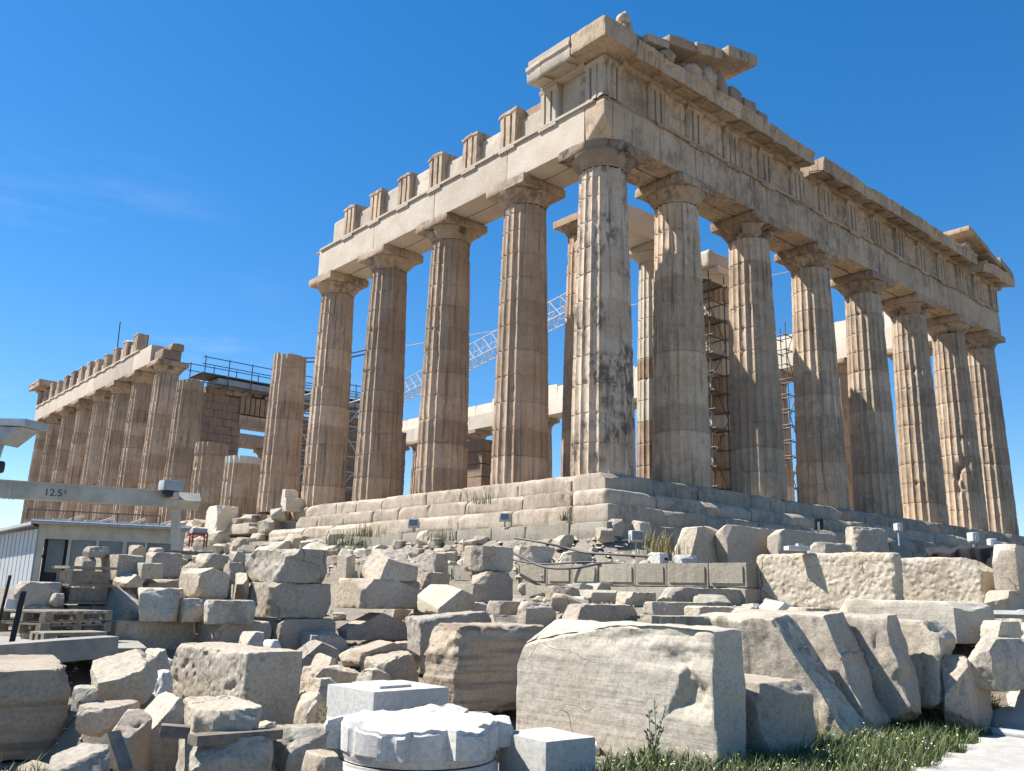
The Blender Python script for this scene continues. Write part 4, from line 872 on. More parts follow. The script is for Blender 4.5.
for i, (mt, shp, x, y, z, lx, ly, hh, A, roll, tip, lab) in enumerate(STONES):
    a = math.radians(A); sink = .03
    cx = x+math.cos(a)*lx/2-math.sin(a)*ly/2; cy = y+math.sin(a)*lx/2+math.cos(a)*ly/2
    o = link(NAMES[shp], stone_mesh(shp, lx, ly, hh+sink, mt, i*7+3), None, (cx, cy, z-sink), (tip, roll, a), label=lab, category='rock' if shp in ('rock', 'leanrock', 'boulder', 'shard') else 'stone block')
    o['group'] = 'fallen marble blocks and rocks in front of the temple'
    FOOT.append((cx, cy, z, max(lx, ly)/2, lx, ly, a))
# leaning slabs on the right: upright, thin, near end broken off aslant
def lean_slab(px, py, D, th, ln, hh, roll, obl, mat, seed, lab, yaw=0., lichen=None):
    p = spot(px, py, D); h = np.array([th, ln, hh])/2; V, F = gridbox(h, .026, 90)
    cuts = [(0, -1, obl, h[1]-obl*h[2]*.98)] if obl else []
    cuts += facet(h, seed, 3, .9, .97)
    P0 = V.copy(); V = worn(V, h, .006, .09, 1.5, seed, .022, 3.2, cuts+facet(h, seed+1, 8, .82, .95))
    m = V[:, 0] < 0; V[m, 0] += .022*fbm(V[m]*np.array([1, 5, .6])+seed, 3)
    e = V[:, 1] < -h[1]*.7; V[e] += (fbm(V[e]*3.5+seed, 4)*.045)[:, None]
    V[e, 1] += .16*fbm(V[e]*np.array([1.5, .5, 1.5])+seed*5, 3); V = chipped(V, P0, h, seed, .22)
    V[:, 2] += h[2]; V[:, 0] -= h[0]; V[:, 1] += h[1]
    o = link('leaning_slab', make_mesh('leaning_slab', V, F, MT[mat], True, 30), None, (p.x, p.y, p.z-.05), (0, roll, yaw), label=lab, category='stone slab')
    o['group'] = 'slabs leaning in a row by the grass'
lean_slab(866, 734, 11.7, .48, 1.9, 1.42, math.radians(-9), .62, 'vein', 3, 'grey veined slab with mottled slanting end, leaning next to the squared tan block', .06)
lean_slab(892, 730, 12.3, .56, 2.0, 1.44, math.radians(-4), .36, 'warm', 5, 'tan leaning slab with a dark hollow in its broken end, between the veined slab and a smoother one', .03)
lean_slab(924, 716, 12.7, .54, 2.0, 1.28, math.radians(-2), .12, 'warm', 7, 'smooth upright slab with a straight shaded end, under the left half of the long smooth block', 0.)
lean_slab(962, 706, 13.2, .52, 1.6, 1.08, math.radians(4), -.05, 'pale', 9, 'upright slab with a rippled shaded end, under the scarred end of the long smooth block', -.03)
# rubble
def rubble_mesh(seed, mat):
    rs = np.random.RandomState(seed); h = np.array([.5, rs.uniform(.33, .48), rs.uniform(.24, .38)])
    V, F = gridbox(h, .06); V = worn(V, h, .006, .08, 1.6, seed, .04, 3., facet(h, seed, 12, .60, .86)); V[:, 2] += h[2]*.8
    return make_mesh('rubble', V, F, MT[mat], True, 42)
RUB = [rubble_mesh(s, m) for s, m in ((1, 'pale'), (2, 'warm'), (3, 'pale'), (4, 'grey'), (5, 'warm'), (6, 'repair'), (7, 'brown'), (8, 'pale'))]
_FA = [0, None]
def clear(x, y, r):
    if _FA[0] != len(FOOT): _FA[0] = len(FOOT); _FA[1] = np.array(FOOT, float)
    A = _FA[1]; dx, dy = x-A[:, 0], y-A[:, 1]; c, s = np.cos(A[:, 6]), np.sin(A[:, 6])
    return not np.any((np.abs(dx*c+dy*s) < A[:, 4]/2+r*.4) & (np.abs(-dx*s+dy*c) < A[:, 5]/2+r*.4))
rs = np.random.RandomState(5)
def scatter(n, az0, az1, D0, D1, s0, s1, lab, grp, lift=0.):
    k = 0; tries = 0
    while k < n and tries < 6000:
        tries += 1
        az = math.radians(rs.uniform(az0, az1)); D = rs.uniform(D0, D1); s = s0*(s1/s0)**rs.rand()
        x, y = EYE.x+D*math.cos(az), EYE.y+D*math.sin(az)
        if x > -1.9 and y > -1.9: continue
        if not clear(x, y, s*.5): continue
        o = link('rubble_stone', RUB[rs.randint(8)], None, (x, y, float(ground_z(x, y))-.03*s+lift), (rs.uniform(-.25, .25), rs.uniform(-.25, .25), rs.uniform(0, 6.28)), label=lab, category='rubble')
        o.scale = (s, s*rs.uniform(.8, 1.1), s*rs.uniform(.7, 1.1)); o['group'] = grp; k += 1
        FOOT.append((x, y, 0, s*.4, s*.7, s*.7, 0))
scatter(92, 44, 78, 9.0, 19.5, .16, .75, 'loose pale rubble stone lying between the stacked blocks', 'rubble between the stacked blocks')
scatter(44, 12, 47, 11.8, 18.5, .16, .55, 'loose rubble stone lying between and behind the leaning slabs', 'rubble around the leaning slabs')
# rubble along the broken steps of the long side
for k in range(92):
    y = -6+38*rs.rand()**1.35; x = rs.uniform(-4.2, -1.9); s = rs.uniform(.35, 1.15)*(1 if y > 10 else .6)
    z = float(ground_z(x, y))
    o = link('rubble_stone', RUB[rs.randint(8)], None, (x, y, z-.05), (rs.uniform(-.2, .2), rs.uniform(-.2, .2), rs.uniform(0, 6.28)), label='pale rubble stone at the foot of the long broken steps', category='rubble')
    o.scale = (s, s, s*rs.uniform(.7, 1.)); o['group'] = 'rubble at the foot of the long steps'
for k in range(34):
    y = rs.uniform(18.5, 34); lev = rs.randint(3); x = (-.3, -.95, -1.6)[lev]+rs.uniform(-.25, .45); z = (-.55, -1.06, -1.57)[lev]; s = rs.uniform(.45, 1.1)
    o = link('rubble_stone', RUB[rs.randint(8)], None, (x, y, z), (rs.uniform(-.2, .2), rs.uniform(-.2, .2), rs.uniform(0, 6.28)), label='pale rubble lying on the ruined part of the steps', category='rubble')
    o.scale = (s, s, s*.9); o['group'] = 'rubble on the ruined steps'

for k in range(46):
    y = rs.uniform(4, 30); x = rs.uniform(-3.1, -1.75); s = rs.uniform(.5, 1.15)*(1 if y > 9 else .65)
    o = link('rubble_stone', RUB[rs.randint(8)], None, (x, y, float(ground_z(x, y))-.02), (rs.uniform(-.2, .2), rs.uniform(-.2, .2), rs.uniform(0, 6.28)), label='pale rubble stone at the foot of the long broken steps', category='rubble')
    o.scale = (s, s*.8, s*.85); o['group'] = 'rubble at the foot of the long steps'
# marble chips and gravel strewn over the ground
def chips(n):
    V, F = [], []; k = 0
    base = np.array([[1, 0, 0], [-.5, .87, 0], [-.5, -.87, 0], [.3, .2, .5], [-.4, .1, .4]]); fc = [[0, 1, 3], [1, 4, 3], [1, 2, 4], [2, 3, 4], [2, 0, 3]]
    while k < n:
        az = math.radians(rs.uniform(14, 82)); D = 5.5+14.5*rs.rand()**.9; x, y = EYE.x+D*math.cos(az), EYE.y+D*math.sin(az)
        if (x > -1.5 and y > -1.5): continue
        if fbm(np.array([[x*.9, y*.9, 7.]]), 2)[0] < -.15 and rs.rand() < .8: continue
        s = .014*(4.5**rs.rand()**1.5)
        if k > 5200: x, y = rs.uniform(-4., -1.6), rs.uniform(-7, 24); s = .04*(4.2**rs.rand()**1.6)
        a = rs.uniform(0, 6.28); R = np.array([[math.cos(a), -math.sin(a), 0], [math.sin(a), math.cos(a), 0], [0, 0, 1]])
        B = (base*(1+.35*rs.normal(size=base.shape)))@R.T*s; m = len(V); V += (B+np.array([x, y, float(ground_z(x, y))+.02])).tolist(); F += [[m+i for i in f] for f in fc]; k += 1
    link('marble_chips', make_mesh('marble_chips', V, F, MT['pale'], False), kind='stuff')
chips(6600)
# ------------------------------------------------------------ new white marble: column drum pair and two squared blocks
def drum_mesh(r, hh, seed, rough_top):
    N = 160; an = np.arange(N)*2*math.pi/N; rows = []; zs = np.linspace(0, hh, 16)
    bosses = [(-2.62, .17), (-1.78, .20), (-.72, .17), (.35, .17), (1.4, .17), (2.5, .17)]
    for z in zs:
        R = np.full(N, r)
        t = z/hh
        for k in range(10):
            c = -math.pi+k*2*math.pi/10+.2; d = np.abs((an-c+math.pi) % (2*math.pi)-math.pi)
            R = R+np.where((d < .24) & (t > .22) & (t < .9), .018, 0)
        if rough_top:
            for c, w in bosses:
                d = np.abs((an-c+math.pi) % (2*math.pi)-math.pi); R = R+np.where((d < w/r/1.6) & (t > .26), .12, 0)
        if t < .08: R = R-.012
        rows.append(np.stack([R*np.cos(an), R*np.sin(an), np.full(N, z)], 1))
    V = np.concatenate(rows); rad = np.linspace(.96, .04, 18)
    for q in rad: V = np.concatenate([V, np.stack([rows[-1][:, 0]*q, rows[-1][:, 1]*q, np.full(N, hh)], 1)])
    L = len(zs)+len(rad); F = []
    for i in range(L-1):
        for k in range(N): F.append([i*N+k, i*N+(k+1) % N, (i+1)*N+(k+1) % N, (i+1)*N+k])
    F.append([(L-1)*N+k for k in range(N)])
    if rough_top:
        k = np.clip((V[:, 2]-hh*.45)/(hh*.55), 0, 1); P = V*np.array([1, 1, 0])
        V[:, 2] += k*(.07*fbm(P*1.7+3, 2)+.045*fbm(P*6+1, 3)-.01)
        side = np.arange(len(V)) < len(zs)*N; rr = np.linalg.norm(V[:, :2], axis=1)
        m = side & (rr > r+.03); V[m] += (fbm(V[m]*11, 3)*.014)[:, None]
    else: V[:, 2] += 0
    return make_mesh('marble_drum', V, F, MT['new'], True, 32)
ct = spot(420, 715, 8.0)
gz = -5.0; h2 = .30; h1 = (ct.z-.02-h2)-gz-.012
o = link('marble_drum', drum_mesh(.665, h1, 1, False), None, (ct.x, ct.y, gz), (0, 0, .5), label='lower smooth white marble drum standing on the ground under the rough-topped drum', category='column drum')
o['group'] = 'new white column drums'
o = link('marble_drum', drum_mesh(.665, h2, 2, True), None, (ct.x, ct.y, gz+h1+.012), (0, 0, .15), label='upper white marble drum with projecting lifting bosses and a rough chiselled top', category='column drum')
o['group'] = 'new white column drums'
def white_block(px0, pxe, px1, yt, zb, D, A, panel, lab):
    p = spot(pxe, yt, D); a = math.radians(A); r = np.array([math.cos(a), math.sin(a)]); l_ = np.array([-math.sin(a), math.cos(a)])
    def hit(d, px):
        q = spot(px, yt, 5.); n = np.array([-(q.y-EYE.y), q.x-EYE.x]); return float(n@(np.array([EYE.x, EYE.y])-np.array([p.x, p.y]))/(n@d))
    lx, ly = abs(hit(r, px1)), abs(hit(l_, px0)); ly = min(ly, 1.5); hh = p.z-zb
    parts = [wblock((lx/2, ly/2, hh/2), (lx, ly, hh), .035, 5, .004, .018, .0015, 2.)]
    if panel:
        parts.append(wblock((lx*.42, ly*.52, hh+.012), (lx*.42, ly*.6, .03), .04, 6, .004, .01, .001))
        parts.append(wblock((lx*.62, -.006, hh*.40), (lx*.62, .02, hh*.6), .04, 7, .003, .006, .001))
    o = link('white_marble_block', make_mesh('white_marble_block', *join(parts), MT['new'], True, 40), None, (p.x, p.y, zb), (0, 0, a), label=lab, category='marble block')
    o['group'] = 'freshly cut white marble blocks'
white_block(327, 374, 449, 692, -5.0, 9.0, 2, True, 'freshly cut white marble block with a raised panel, behind the white drums')
white_block(499, 546, 596, 742, -5.0, 7.6, -3, False, 'plain freshly cut white marble block with a chipped edge, right of the white drums')
# ------------------------------------------------------------ coursed grey wall below the steps
t = thing('coursed_wall', 'low coursed wall of grey drafted blocks below the temple steps', 'wall', (-4.0, -7.2, -3.45))
rs = np.random.RandomState(31)
y = 0.
while y < 13.4:
    w = min(rs.uniform(.75, 1.05), 13.5-y); parts = [wblock((.5, y+w/2, .55), (1.0, w-.012, .44), .1, rs.randint(999), .006, .04, .006), wblock((-.012, y+w/2, .55), (.03, w-.14, .30), .1, rs.randint(999), .004, .02, .004)]
    link('wall_block', make_mesh('wall_block', *join(parts), MT['poros']), t); y += w
link('wall_base_course', make_mesh('wall_base_course', *wblock((.46, 6.7, .16), (1.2, 13.5, .30), .12, 4, .01, .05, .01), MT['poros']), t)
x = 1.02
while x < 3.2:
    w = rs.uniform(.8, 1.0); link('wall_block', make_mesh('wall_block', *wblock((x+w/2, .45, .55), (w-.012, .9, .44), .1, rs.randint(999), .006, .05, .008), MT['poros']), t); x += w
# hoses lying over the ledge
for k, (pts, lab) in enumerate((
    ([(500, 548, 20.6), (520, 556, 20.0), (545, 567, 19.3), (575, 568, 18.9), (610, 563, 18.7), (650, 572, 18.4), (690, 580, 18.2), (730, 590, 17.6)], 'black hose sagging over the coursed grey wall'),
    ([(515, 538, 20.8), (545, 543, 20.2), (570, 549, 19.9), (590, 553, 19.5), (640, 556, 18.9), (690, 562, 18.6)], 'black hose looped over the pale boulders on the ledge'),
    ([(500, 557, 20.2), (540, 564, 19.5), (590, 562, 19.0), (625, 568, 18.6), (640, 581, 18.4)], 'thin black hose hanging down the face of the coursed grey wall'))):
    P = [tuple(spot(*q)) for q in pts]; V, F = cable(curve3(P), .03 if k < 2 else .022)
    o = link('hose', make_mesh('hose', V, F, MT['black']), None, label=lab, category='hose'); o['group'] = 'black hoses on the ledge'
# pipes and rails
def pipe(a, b, r, lab, name='pipe', mat='pipe', square=False):
    p, q = spot(*a), spot(*b)
    if not square:
        for e in (p, q): e.z = float(ground_z(e.x, e.y))+r+.03
    m = (p+q)/2
    V, F = tube(np.array(p-m), np.array(q-m), r, 4 if square else 12)
    o = link(name, make_mesh(name, V, F, MT[mat], not square, 40), None, tuple(m), label=lab, category='pipe'); return o
pipe((508, 592, 15.6), (545, 594, 15.3), .06, 'short pale pipe lying by the tan rock below the coursed grey wall')
pipe((786, 604, 13.9), (838, 607, 13.6), .05, 'pale pipe lying beneath the long pitted block')
pipe((994, 614, 14.4), (1040, 615, 14.4), .055, 'pale square rail at the right edge', 'rail', 'pipe', True)
pipe((982, 688, 12.9), (1040, 692, 12.7), .06, 'pale grey pipe lying above the grass at the right edge', 'pipe', 'grey_paint')
# floodlights
def floodlight(px, py, D, s, zfoot, lab, turn=0., mat='white_paint'):
    p = spot(px, py, D); t = thing('floodlight', lab, 'floodlight', (p.x, p.y, zfoot), (0, 0, turn)); hgt = p.z-zfoot
    V, F = wblock((0, 0, hgt), (s, s*.62, s*.8), .03, 3, .015, .03, 0.); link('lamp_housing', make_mesh('lamp_housing', V, F, MT[mat]), t)
    V, F = box((0, -s*.33, hgt), (s*.82, .02, s*.6)); link('lamp_glass', make_mesh('lamp_glass', V, F, MT['glass'], False), t)
    V, F = tube((0, 0, 0), (0, 0, hgt-s*.38), .025); link('post', make_mesh('post', V, F, MT['grey_paint']), t)
    V, F = join([box((-s*.54, 0, hgt-.06), (.02, .05, s*.6)), box((s*.54, 0, hgt-.06), (.02, .05, s*.6)), box((0, 0, hgt-s*.44), (s*1.12, .05, .02))]); link('bracket', make_mesh('bracket', V, F, MT['grey_paint'], False), t)
    t['group'] = 'floodlights around the temple'
floodlight(505, 517, 23.9, .26, -1.6, 'white floodlight before the long steps, right of its twin', -.8)
floodlight(414, 523, 26.5, .30, -1.6, 'white floodlight before the long steps, furthest left', -.8)
floodlight(636, 536, 20.0, .30, -2.62, 'white floodlight on a squared post below the temple corner', -.4)
floodlight(818, 524, 22.5, .34, -2.2, 'dark blue floodlight in the shade of the front steps', .6, 'tarp')
floodlight(898, 527, 25., .24, -1.9, 'white floodlight in the shade above the rounded tan boulder', .9)
floodlight(973, 537, 25., .28, -2.6, 'white floodlight on a post near the right end of the front steps', .9)
floodlight(992, 543, 24., .26, -2.8, 'white floodlight beside the black tarpaulin heap, rightmost of all', .7)
V, F = wblock((0, 0, .2), (.34, .34, .42), .05, 4, .01, .05, .01); p = spot(636, 548, 19.9)
link('post_block', make_mesh('post_block', V, F, MT['poros']), None, (p.x, p.y-.3, -2.75), label='grey squared stone post under the floodlight at the temple corner', category='stone block')
p = spot(797, 549, 16.2)
t = thing('lamp_unit', 'white flat lamp unit lying on the long pitted block', 'lamp', (p.x, p.y, p.z-.04), (0, 0, -.6))
V, F = wblock((0, 0, .05), (.40, .22, .08), .04, 1, .01, .02, 0.); link('lamp_housing', make_mesh('lamp_housing', V, F, MT['white_paint']), t)
V, F = box((.05, 0, .11), (.10, .12, .05)); link('bracket', make_mesh('bracket', V, F, MT['grey_paint'], False), t)
# black tarpaulin heap at the right
p = spot(988, 603, 18.6); h = np.array([.95, .8, .48]); V, F = gridbox(h, .05); V = worn(V, h, .2, .55, .9, 5, .12, 1.6, facet(h, 8, 9, .6, .8)); V += .10*fbm(V*np.array([4, 4, .8]), 3)[:, None]
link('tarpaulin_heap', make_mesh('tarpaulin_heap', V+np.array([0, 0, .6]), F, MT['tarp'], True, 70), None, (p.x, p.y, p.z-.1), label='heap under black tarpaulin in the shade near the right edge', category='tarpaulin')
# ------------------------------------------------------------ scaffolds, crane, cables
def scaffold(cx, cy, z0, lx, ly, hgt, lab, bays=1, lift=2., mat='rust', planks=True, r=.03, rot=0., rails=False):
    t = thing('scaffold', lab, 'scaffold', (cx, cy, z0), (0, 0, rot)); xs = np.linspace(-lx/2, lx/2, bays+1)
    for x in xs:
        for y in (-ly/2, ly/2):
            V, F = tube((x, y, 0), (x, y, hgt+(.0 if not rails else 1.1)), r, 6); link('upright', make_mesh('upright', V, F, MT[mat]), t)
    z = .3; parts = []; dk = []; k = 0
    while z < hgt+.01:
        for y in (-ly/2, ly/2): parts.append(tube((-lx/2-.2, y, z), (lx/2+.2, y, z), r*.9, 6))
        for x in xs: parts.append(tube((x, -ly/2-.15, z+.05), (x, ly/2+.15, z+.05), r*.9, 6))
        if planks and k % 2 == 1: dk.append(box((0, 0, z+.11), (lx+.3, ly*.9, .05)))
        z += lift/2; k += 1
    for i in range(bays):
        for j in range(int(hgt/lift)):
            a, b = (xs[i], xs[i+1]) if j % 2 else (xs[i+1], xs[i]); parts.append(tube((a, -ly/2-.03, j*lift), (b, -ly/2-.03, (j+1)*lift), r*.8, 6))
    link('ledgers', make_mesh('ledgers', *join(parts), MT[mat]), t)
    for q in dk: link('deck', make_mesh('deck', *q, MT['greywood'], False), t)
    if rails:
        for y in (-ly/2, ly/2): link('rail', make_mesh('rail', *join([tube((-lx/2-.2, y, hgt+q), (lx/2+.2, y, hgt+q), r*.9, 6) for q in (.45, 1.0)]), MT[mat]), t)
    return t
g1 = 'scaffolds inside the temple'
scaffold(12.15, 5.6, .69, 1.1, 1.6, 9.6, 'dark steel scaffold beside the patched porch column, left of the thin tower', 1, lift=1.6)['group'] = g1
scaffold(19.5, 6.2, .69, .75, .75, 9.2, 'thin dark scaffold tower seen between two front columns', 1, lift=1.5, planks=False)['group'] = g1
p = spot(316, 470, 58); scaffold(p.x, p.y, .7, 5, 3, 8.5, 'pale scaffold seen between the two leftmost tall columns of the near row', 3, mat='grey_paint', r=.06)['group'] = g1
scaffold(15.2, 49.2, 11.3, 17, 3., 1.3, 'dark scaffold platform with railings on top of the brown inner wall', 9, lift=1.4, r=.04, rails=True)['group'] = g1
parts = [box((15.2, 49.2, 12.0), (14.5, 2.4, .45))]
link('sheeting', make_mesh('sheeting', *join(parts), MT['grey_paint'], False), None, label='grey sheeting stacked on the scaffold platform above the brown wall', category='sheeting')
# work crane in the hall: mast behind the corner column, long white lattice jib
t = thing('tower_crane', 'white lattice crane jib rising to the right between the near columns', 'crane', (16.4, 15.5, .69))
def lattice(a, b, w, n, r):
    a, b = np.array(a, float), np.array(b, float); d = (b-a)/np.linalg.norm(b-a); s = np.cross(d, [0, 0, 1.] if abs(d[2]) < .9 else [1., 0, 0]); s /= np.linalg.norm(s); u = np.cross(s, d)
    C = [a+s*w/2-u*w/2, a-s*w/2-u*w/2, a-s*w/2+u*w/2, a+s*w/2+u*w/2]; parts = []; L = b-a
    for c in C: parts.append(tube(c, c+L, r, 6))
    for i in range(n):
        for k in range(4):
            p, q = C[k]+L*i/n, C[(k+1) % 4]+L*i/n; p2 = C[(k+1) % 4]+L*(i+1)/n
            parts.append(tube(p, q, r*.6, 5)); parts.append(tube(p, p2, r*.6, 5))
    return join(parts)
link('mast', make_mesh('mast', *lattice((0, 0, 0), (0, 0, 12.5), 1.1, 10, .07), MT['white_paint']), t)
link('jib', make_mesh('jib', *lattice((.2, 1.0, 12.6), (5.6, 33., 11.4), 1.15, 28, .036), MT['white_paint']), t)
link('cab', make_mesh('cab', *wblock((0, -.2, 11.2), (1.2, 1.3, 1.6), .3, 2, .02, .05, 0.), MT['white_paint']), t)
for (a, b, r, lab) in (((406, 346, 64), (792, 271, 64), .035, 'thin pale cable running behind the columns'), ((286, 357.5, 62), (366, 350, 62), .05, 'upper dark cable beside the broken column'), ((286, 361.5, 62), (366, 354, 62), .05, 'lower dark cable beside the broken column')):
    p, q = spot(*a), spot(*b); P = [np.array(p+(q-p)*s)-np.array([0, 0, .25*math.sin(math.pi*s)]) for s in np.linspace(0, 1, 12)]
    V, F = cable(P, r); link('cable', make_mesh('cable', V, F, MT['white_paint' if r < .04 else 'rust']), None, label=lab, category='cable')
V, F = tube((0, 0, 0), (0, .25, 3.7), .04, 6); link('lightning_rod', make_mesh('lightning_rod', V, F, MT['rust']), None, (.75, 49.4, ZF+.02), label='thin dark rod rising from the frieze of the far column row', category='rod')
# loose blocks inside the temple seen between the columns
for k, (px, py, D, s, mt) in enumerate(((403, 484, 40, .9, 'new'), (411, 486, 40, .5, 'pale'), (553, 470, 34, 1.0, 'brown'), (561, 464, 35, .8, 'brown'), (345, 480, 45, .8, 'new'))):
    p = spot(px, py, D); V, F = wblock((0, 0, s*.35), (s, s*.8, s*.7), .12, k+3, .03, .15, .02)
    o = link('inner_block', make_mesh('inner_block', V, F, MT[mt]), None, (p.x, p.y, .0), (0, 0, k*.3), label=['white block on the temple floor between two near columns', 'small pale block beside the white one on the temple floor', 'brown ruined block left of the corner column', 'smaller brown block right beside the first, left of the corner column', 'white block on the temple floor behind the leftmost tall columns'][k], category='stone block'); o['group'] = 'blocks on the temple floor'
# ------------------------------------------------------------ site shed at the left
A_, B_, C2 = spot(29, 600, 27.5), spot(178, 598, 27.5), spot(-60, 602, 33.)
sz = float(ground_z(A_.x, A_.y))-.05; d = Vector((B_.x-A_.x, B_.y-A_.y, 0)); L = d.length; ang = math.atan2(d.y, d.x)
t = thing('site_shed', 'low white site shed with a dark doorway and bluish window', 'shed', (A_.x, A_.y, sz), (0, 0, ang))
eave = spot(29, 523, 27.5).z-sz
def shed_part(name, parts, mat): return link(name, make_mesh(name, *join(parts), MT[mat], False), t)
k_ = L/149.
X = lambda px: (px-29)*k_
shed_part('front_wall', [box((X(31.5), .06, eave/2), (X(35)-X(28), .12, eave)), box(((X(62)+X(59))/2, .06, eave/2), (X(62)-X(59), .12, eave)), box((L/2, .06, eave-.20), (L, .118, .40)), box(((X(178)+X(60))/2, .06, .3), (X(178)-X(60), .118, .6)), box(((X(178)+X(166))/2, .06, eave/2), (X(178)-X(166), .121, eave-.01)), box(((X(118)+X(114))/2, .06, eave/2), (X(118)-X(114), .116, eave-.02))], 'beam_paint')
dr = shed_part('door', [box(((X(59)+X(35))/2, .35, (eave-.4)/2), (X(59)-X(35), .04, eave-.4))], 'dark')
link('door_panel', make_mesh('door_panel', *box((X(47), .30, .95), (.42, .02, .9)), MT['glass'], False), dr)
w1 = shed_part('window', [box(((X(114)+X(62))/2, .10, (eave-.4+.6)/2), (X(114)-X(62), .03, eave-1.0))], 'glass')
link('window_frame', make_mesh('window_frame', *join([box(((X(114)+X(62))/2, .03, .63), (X(114)-X(62), .06, .06)), box((X(88), .03, (eave+.2)/2), (.05, .05, eave-1.0))]), MT['white_paint'], False), w1)
w2 = shed_part('window', [box(((X(166)+X(118))/2, .10, (eave+.2)/2), (X(166)-X(118), .03, eave-1.0))], 'glass')
link('window_frame', make_mesh('window_frame', *box((X(138), .03, (eave+.2)/2), (.05, .05, eave-1.0)), MT['white_paint'], False), w2)
sd_ = Vector((C2.x-A_.x, C2.y-A_.y, 0)); sd_.rotate(Matrix.Rotation(-ang, 3, 'Z')); Ls = sd_.length; sn = sd_/Ls; parts = []
for i in range(24):
    a, b = sn*(Ls*i/24), sn*(Ls*(i+.82)/24); nn = Vector((-sn.y, sn.x, 0))*.05
    hh = eave-.15-.012*i
    V = [tuple(a-nn), tuple(b-nn), tuple(b+nn), tuple(a+nn)]; V = V+[(v[0], v[1], hh) for v in V]
    parts.append((np.array(V), [[0, 1, 5, 4], [1, 2, 6, 5], [2, 3, 7, 6], [3, 0, 4, 7], [4, 5, 6, 7]]))
    nn = nn*.5; V = [tuple(a-nn), tuple(sn*(Ls*(i+1)/24)-nn), tuple(sn*(Ls*(i+1)/24)+nn), tuple(a+nn)]; V = V+[(v[0], v[1], hh-.01) for v in V]
    parts.append((np.array(V), [[0, 1, 5, 4], [1, 2, 6, 5], [2, 3, 7, 6], [3, 0, 4, 7], [4, 5, 6, 7]]))
shed_part('side_wall', parts, 'roofsheet')
shed_part('roof', [box((L/2-.05, 1.6, eave+.06), (L+.35, 3.7, .10)), (np.array([(-.2, -.3, eave-.05), tuple(sn*Ls+Vector((-.2, -.25, eave-.5))), tuple(sn*Ls+Vector((3, 2, eave-.4))), (0, 3.4, eave+.0), (-.2, -.3, eave+.03), tuple(sn*Ls+Vector((-.2, -.25, eave-.42))), tuple(sn*Ls+Vector((3, 2, eave-.32))), (0, 3.4, eave+.08)]), [[0, 1, 5, 4], [1, 2, 6, 5], [2, 3, 7, 6], [3, 0, 4, 7], [4, 5, 6, 7], [3, 2, 1, 0]])], 'roofsheet')
shed_part('gutter', [tube((-.2, -.29, eave+.03), (L+.1, -.29, eave+.03), .05, 8)], 'grey_paint')
shed_part('back_wall', [box((L/2, 3.3, eave/2), (L, .1, eave)), box((L-.06, 1.7, eave/2), (.1, 3.1, eave-.02))], 'beam_paint')
for k in range(8):
    V, F = tube((X(40+16*k), .2, eave+.14), (X(54+16*k), .5, eave+.30 if k % 2 else eave+.17), .035, 6)
    o = link('pole', make_mesh('pole', V, F, MT['white_paint']), None, (A_.x, A_.y, sz), (0, 0, ang), label='white pole lying in a row on the shed roof', category='pole'); o['group'] = 'white poles on the shed roof'
shed_part('roof_railing', [tube((X(15), .1, eave+.38), (X(150), .1, eave+.38), .02, 6)]+[tube((X(q), .1, eave+.1), (X(q), .1, eave+.40), .02, 6) for q in (15, 60, 105, 150)], 'rust')
# crane boom with its load mark, above the shed
p, q = spot(-14, 489, 21.), spot(176, 500.5, 21.8); m = (p+q)/2; dv = (q-p); LB = dv.length
t = thing('crane_boom', 'horizontal cream steel crane boom marked 12.5 t above the site shed', 'crane boom', tuple(p))
exv = dv.normalized(); uz = (Vector((0, 0, 1))-exv*exv.z).normalized(); sy = uz.cross(exv)
if sy.dot(p-EYE) < 0: sy = -sy
RB = np.array([exv[:], sy[:], uz[:]])
def along(f0, f1, w, hh_, res=.12, r=.02): V, F = wblock((LB*(f0+f1)/2, 0, 0), (LB*(f1-f0), w, hh_), res, 3, r, r*1.3, .001); return V@RB, (F if np.linalg.det(RB) > 0 else F[:, ::-1])
V, F = along(0, 1, .34, .34); link('beam', make_mesh('beam', V, F, MT['beam_paint'], True, 40), t)
V, F = along(0, .999, .40, .045, r=.01); link('top_flange', make_mesh('top_flange', V+np.array(uz)*.18, F, MT['beam_paint'], True, 40), t)
q2 = spot(199, 502, 21.9); V, F = tube(np.array(dv*.985), np.array(q2-p), .20, 4); link('end_section', make_mesh('end_section', V, F, MT['beam_paint'], False), t)
pb = spot(171, 486, 21.5)-p; V, F = wblock(tuple(pb), (.46, .38, .24), .06, 3, .02, .04, 0.); link('hoist_box', make_mesh('hoist_box', V, F, MT['grey_paint']), t)
pb = spot(174, 495.5, 21.45)-p; V, F = wblock(tuple(pb), (.20, .2, .16), .06, 4, .03, .06, 0.); link('lamp', make_mesh('lamp', V, F, MT['white_paint']), t)
pb = spot(168, 494, 21.4)-p; V, F = wblock(tuple(pb), (.2, .2, .14), .06, 5, .02, .03, 0.); link('clamp', make_mesh('clamp', V, F, MT['black']), t)
a, b = spot(176, 500, 21.8), spot(175, 600, 21.8); b.z = float(ground_z(b.x, b.y)); V, F = tube(np.array(a-p), np.array(b-p), .11, 4); link('strut', make_mesh('strut', V, F, MT['beam_paint'], False), t)
for fr in (.09, .115, .135):
    V, F = along(fr, fr+.006, .352, .352, r=.01); link('band', make_mesh('band', V, F, MT['grey_paint']), t)
fc = bpy.data.curves.new('load_mark', 'FONT'); fc.body = '12.5'; fc.size = .21; fc.extrude = .004
fo = bpy.data.objects.new('load_mark', fc); COL.objects.link(fo)
fc2 = bpy.data.curves.new('load_unit', 'FONT'); fc2.body = 't'; fc2.size = .15; fc2.extrude = .004
fo2 = bpy.data.objects.new('load_unit', fc2); COL.objects.link(fo2)
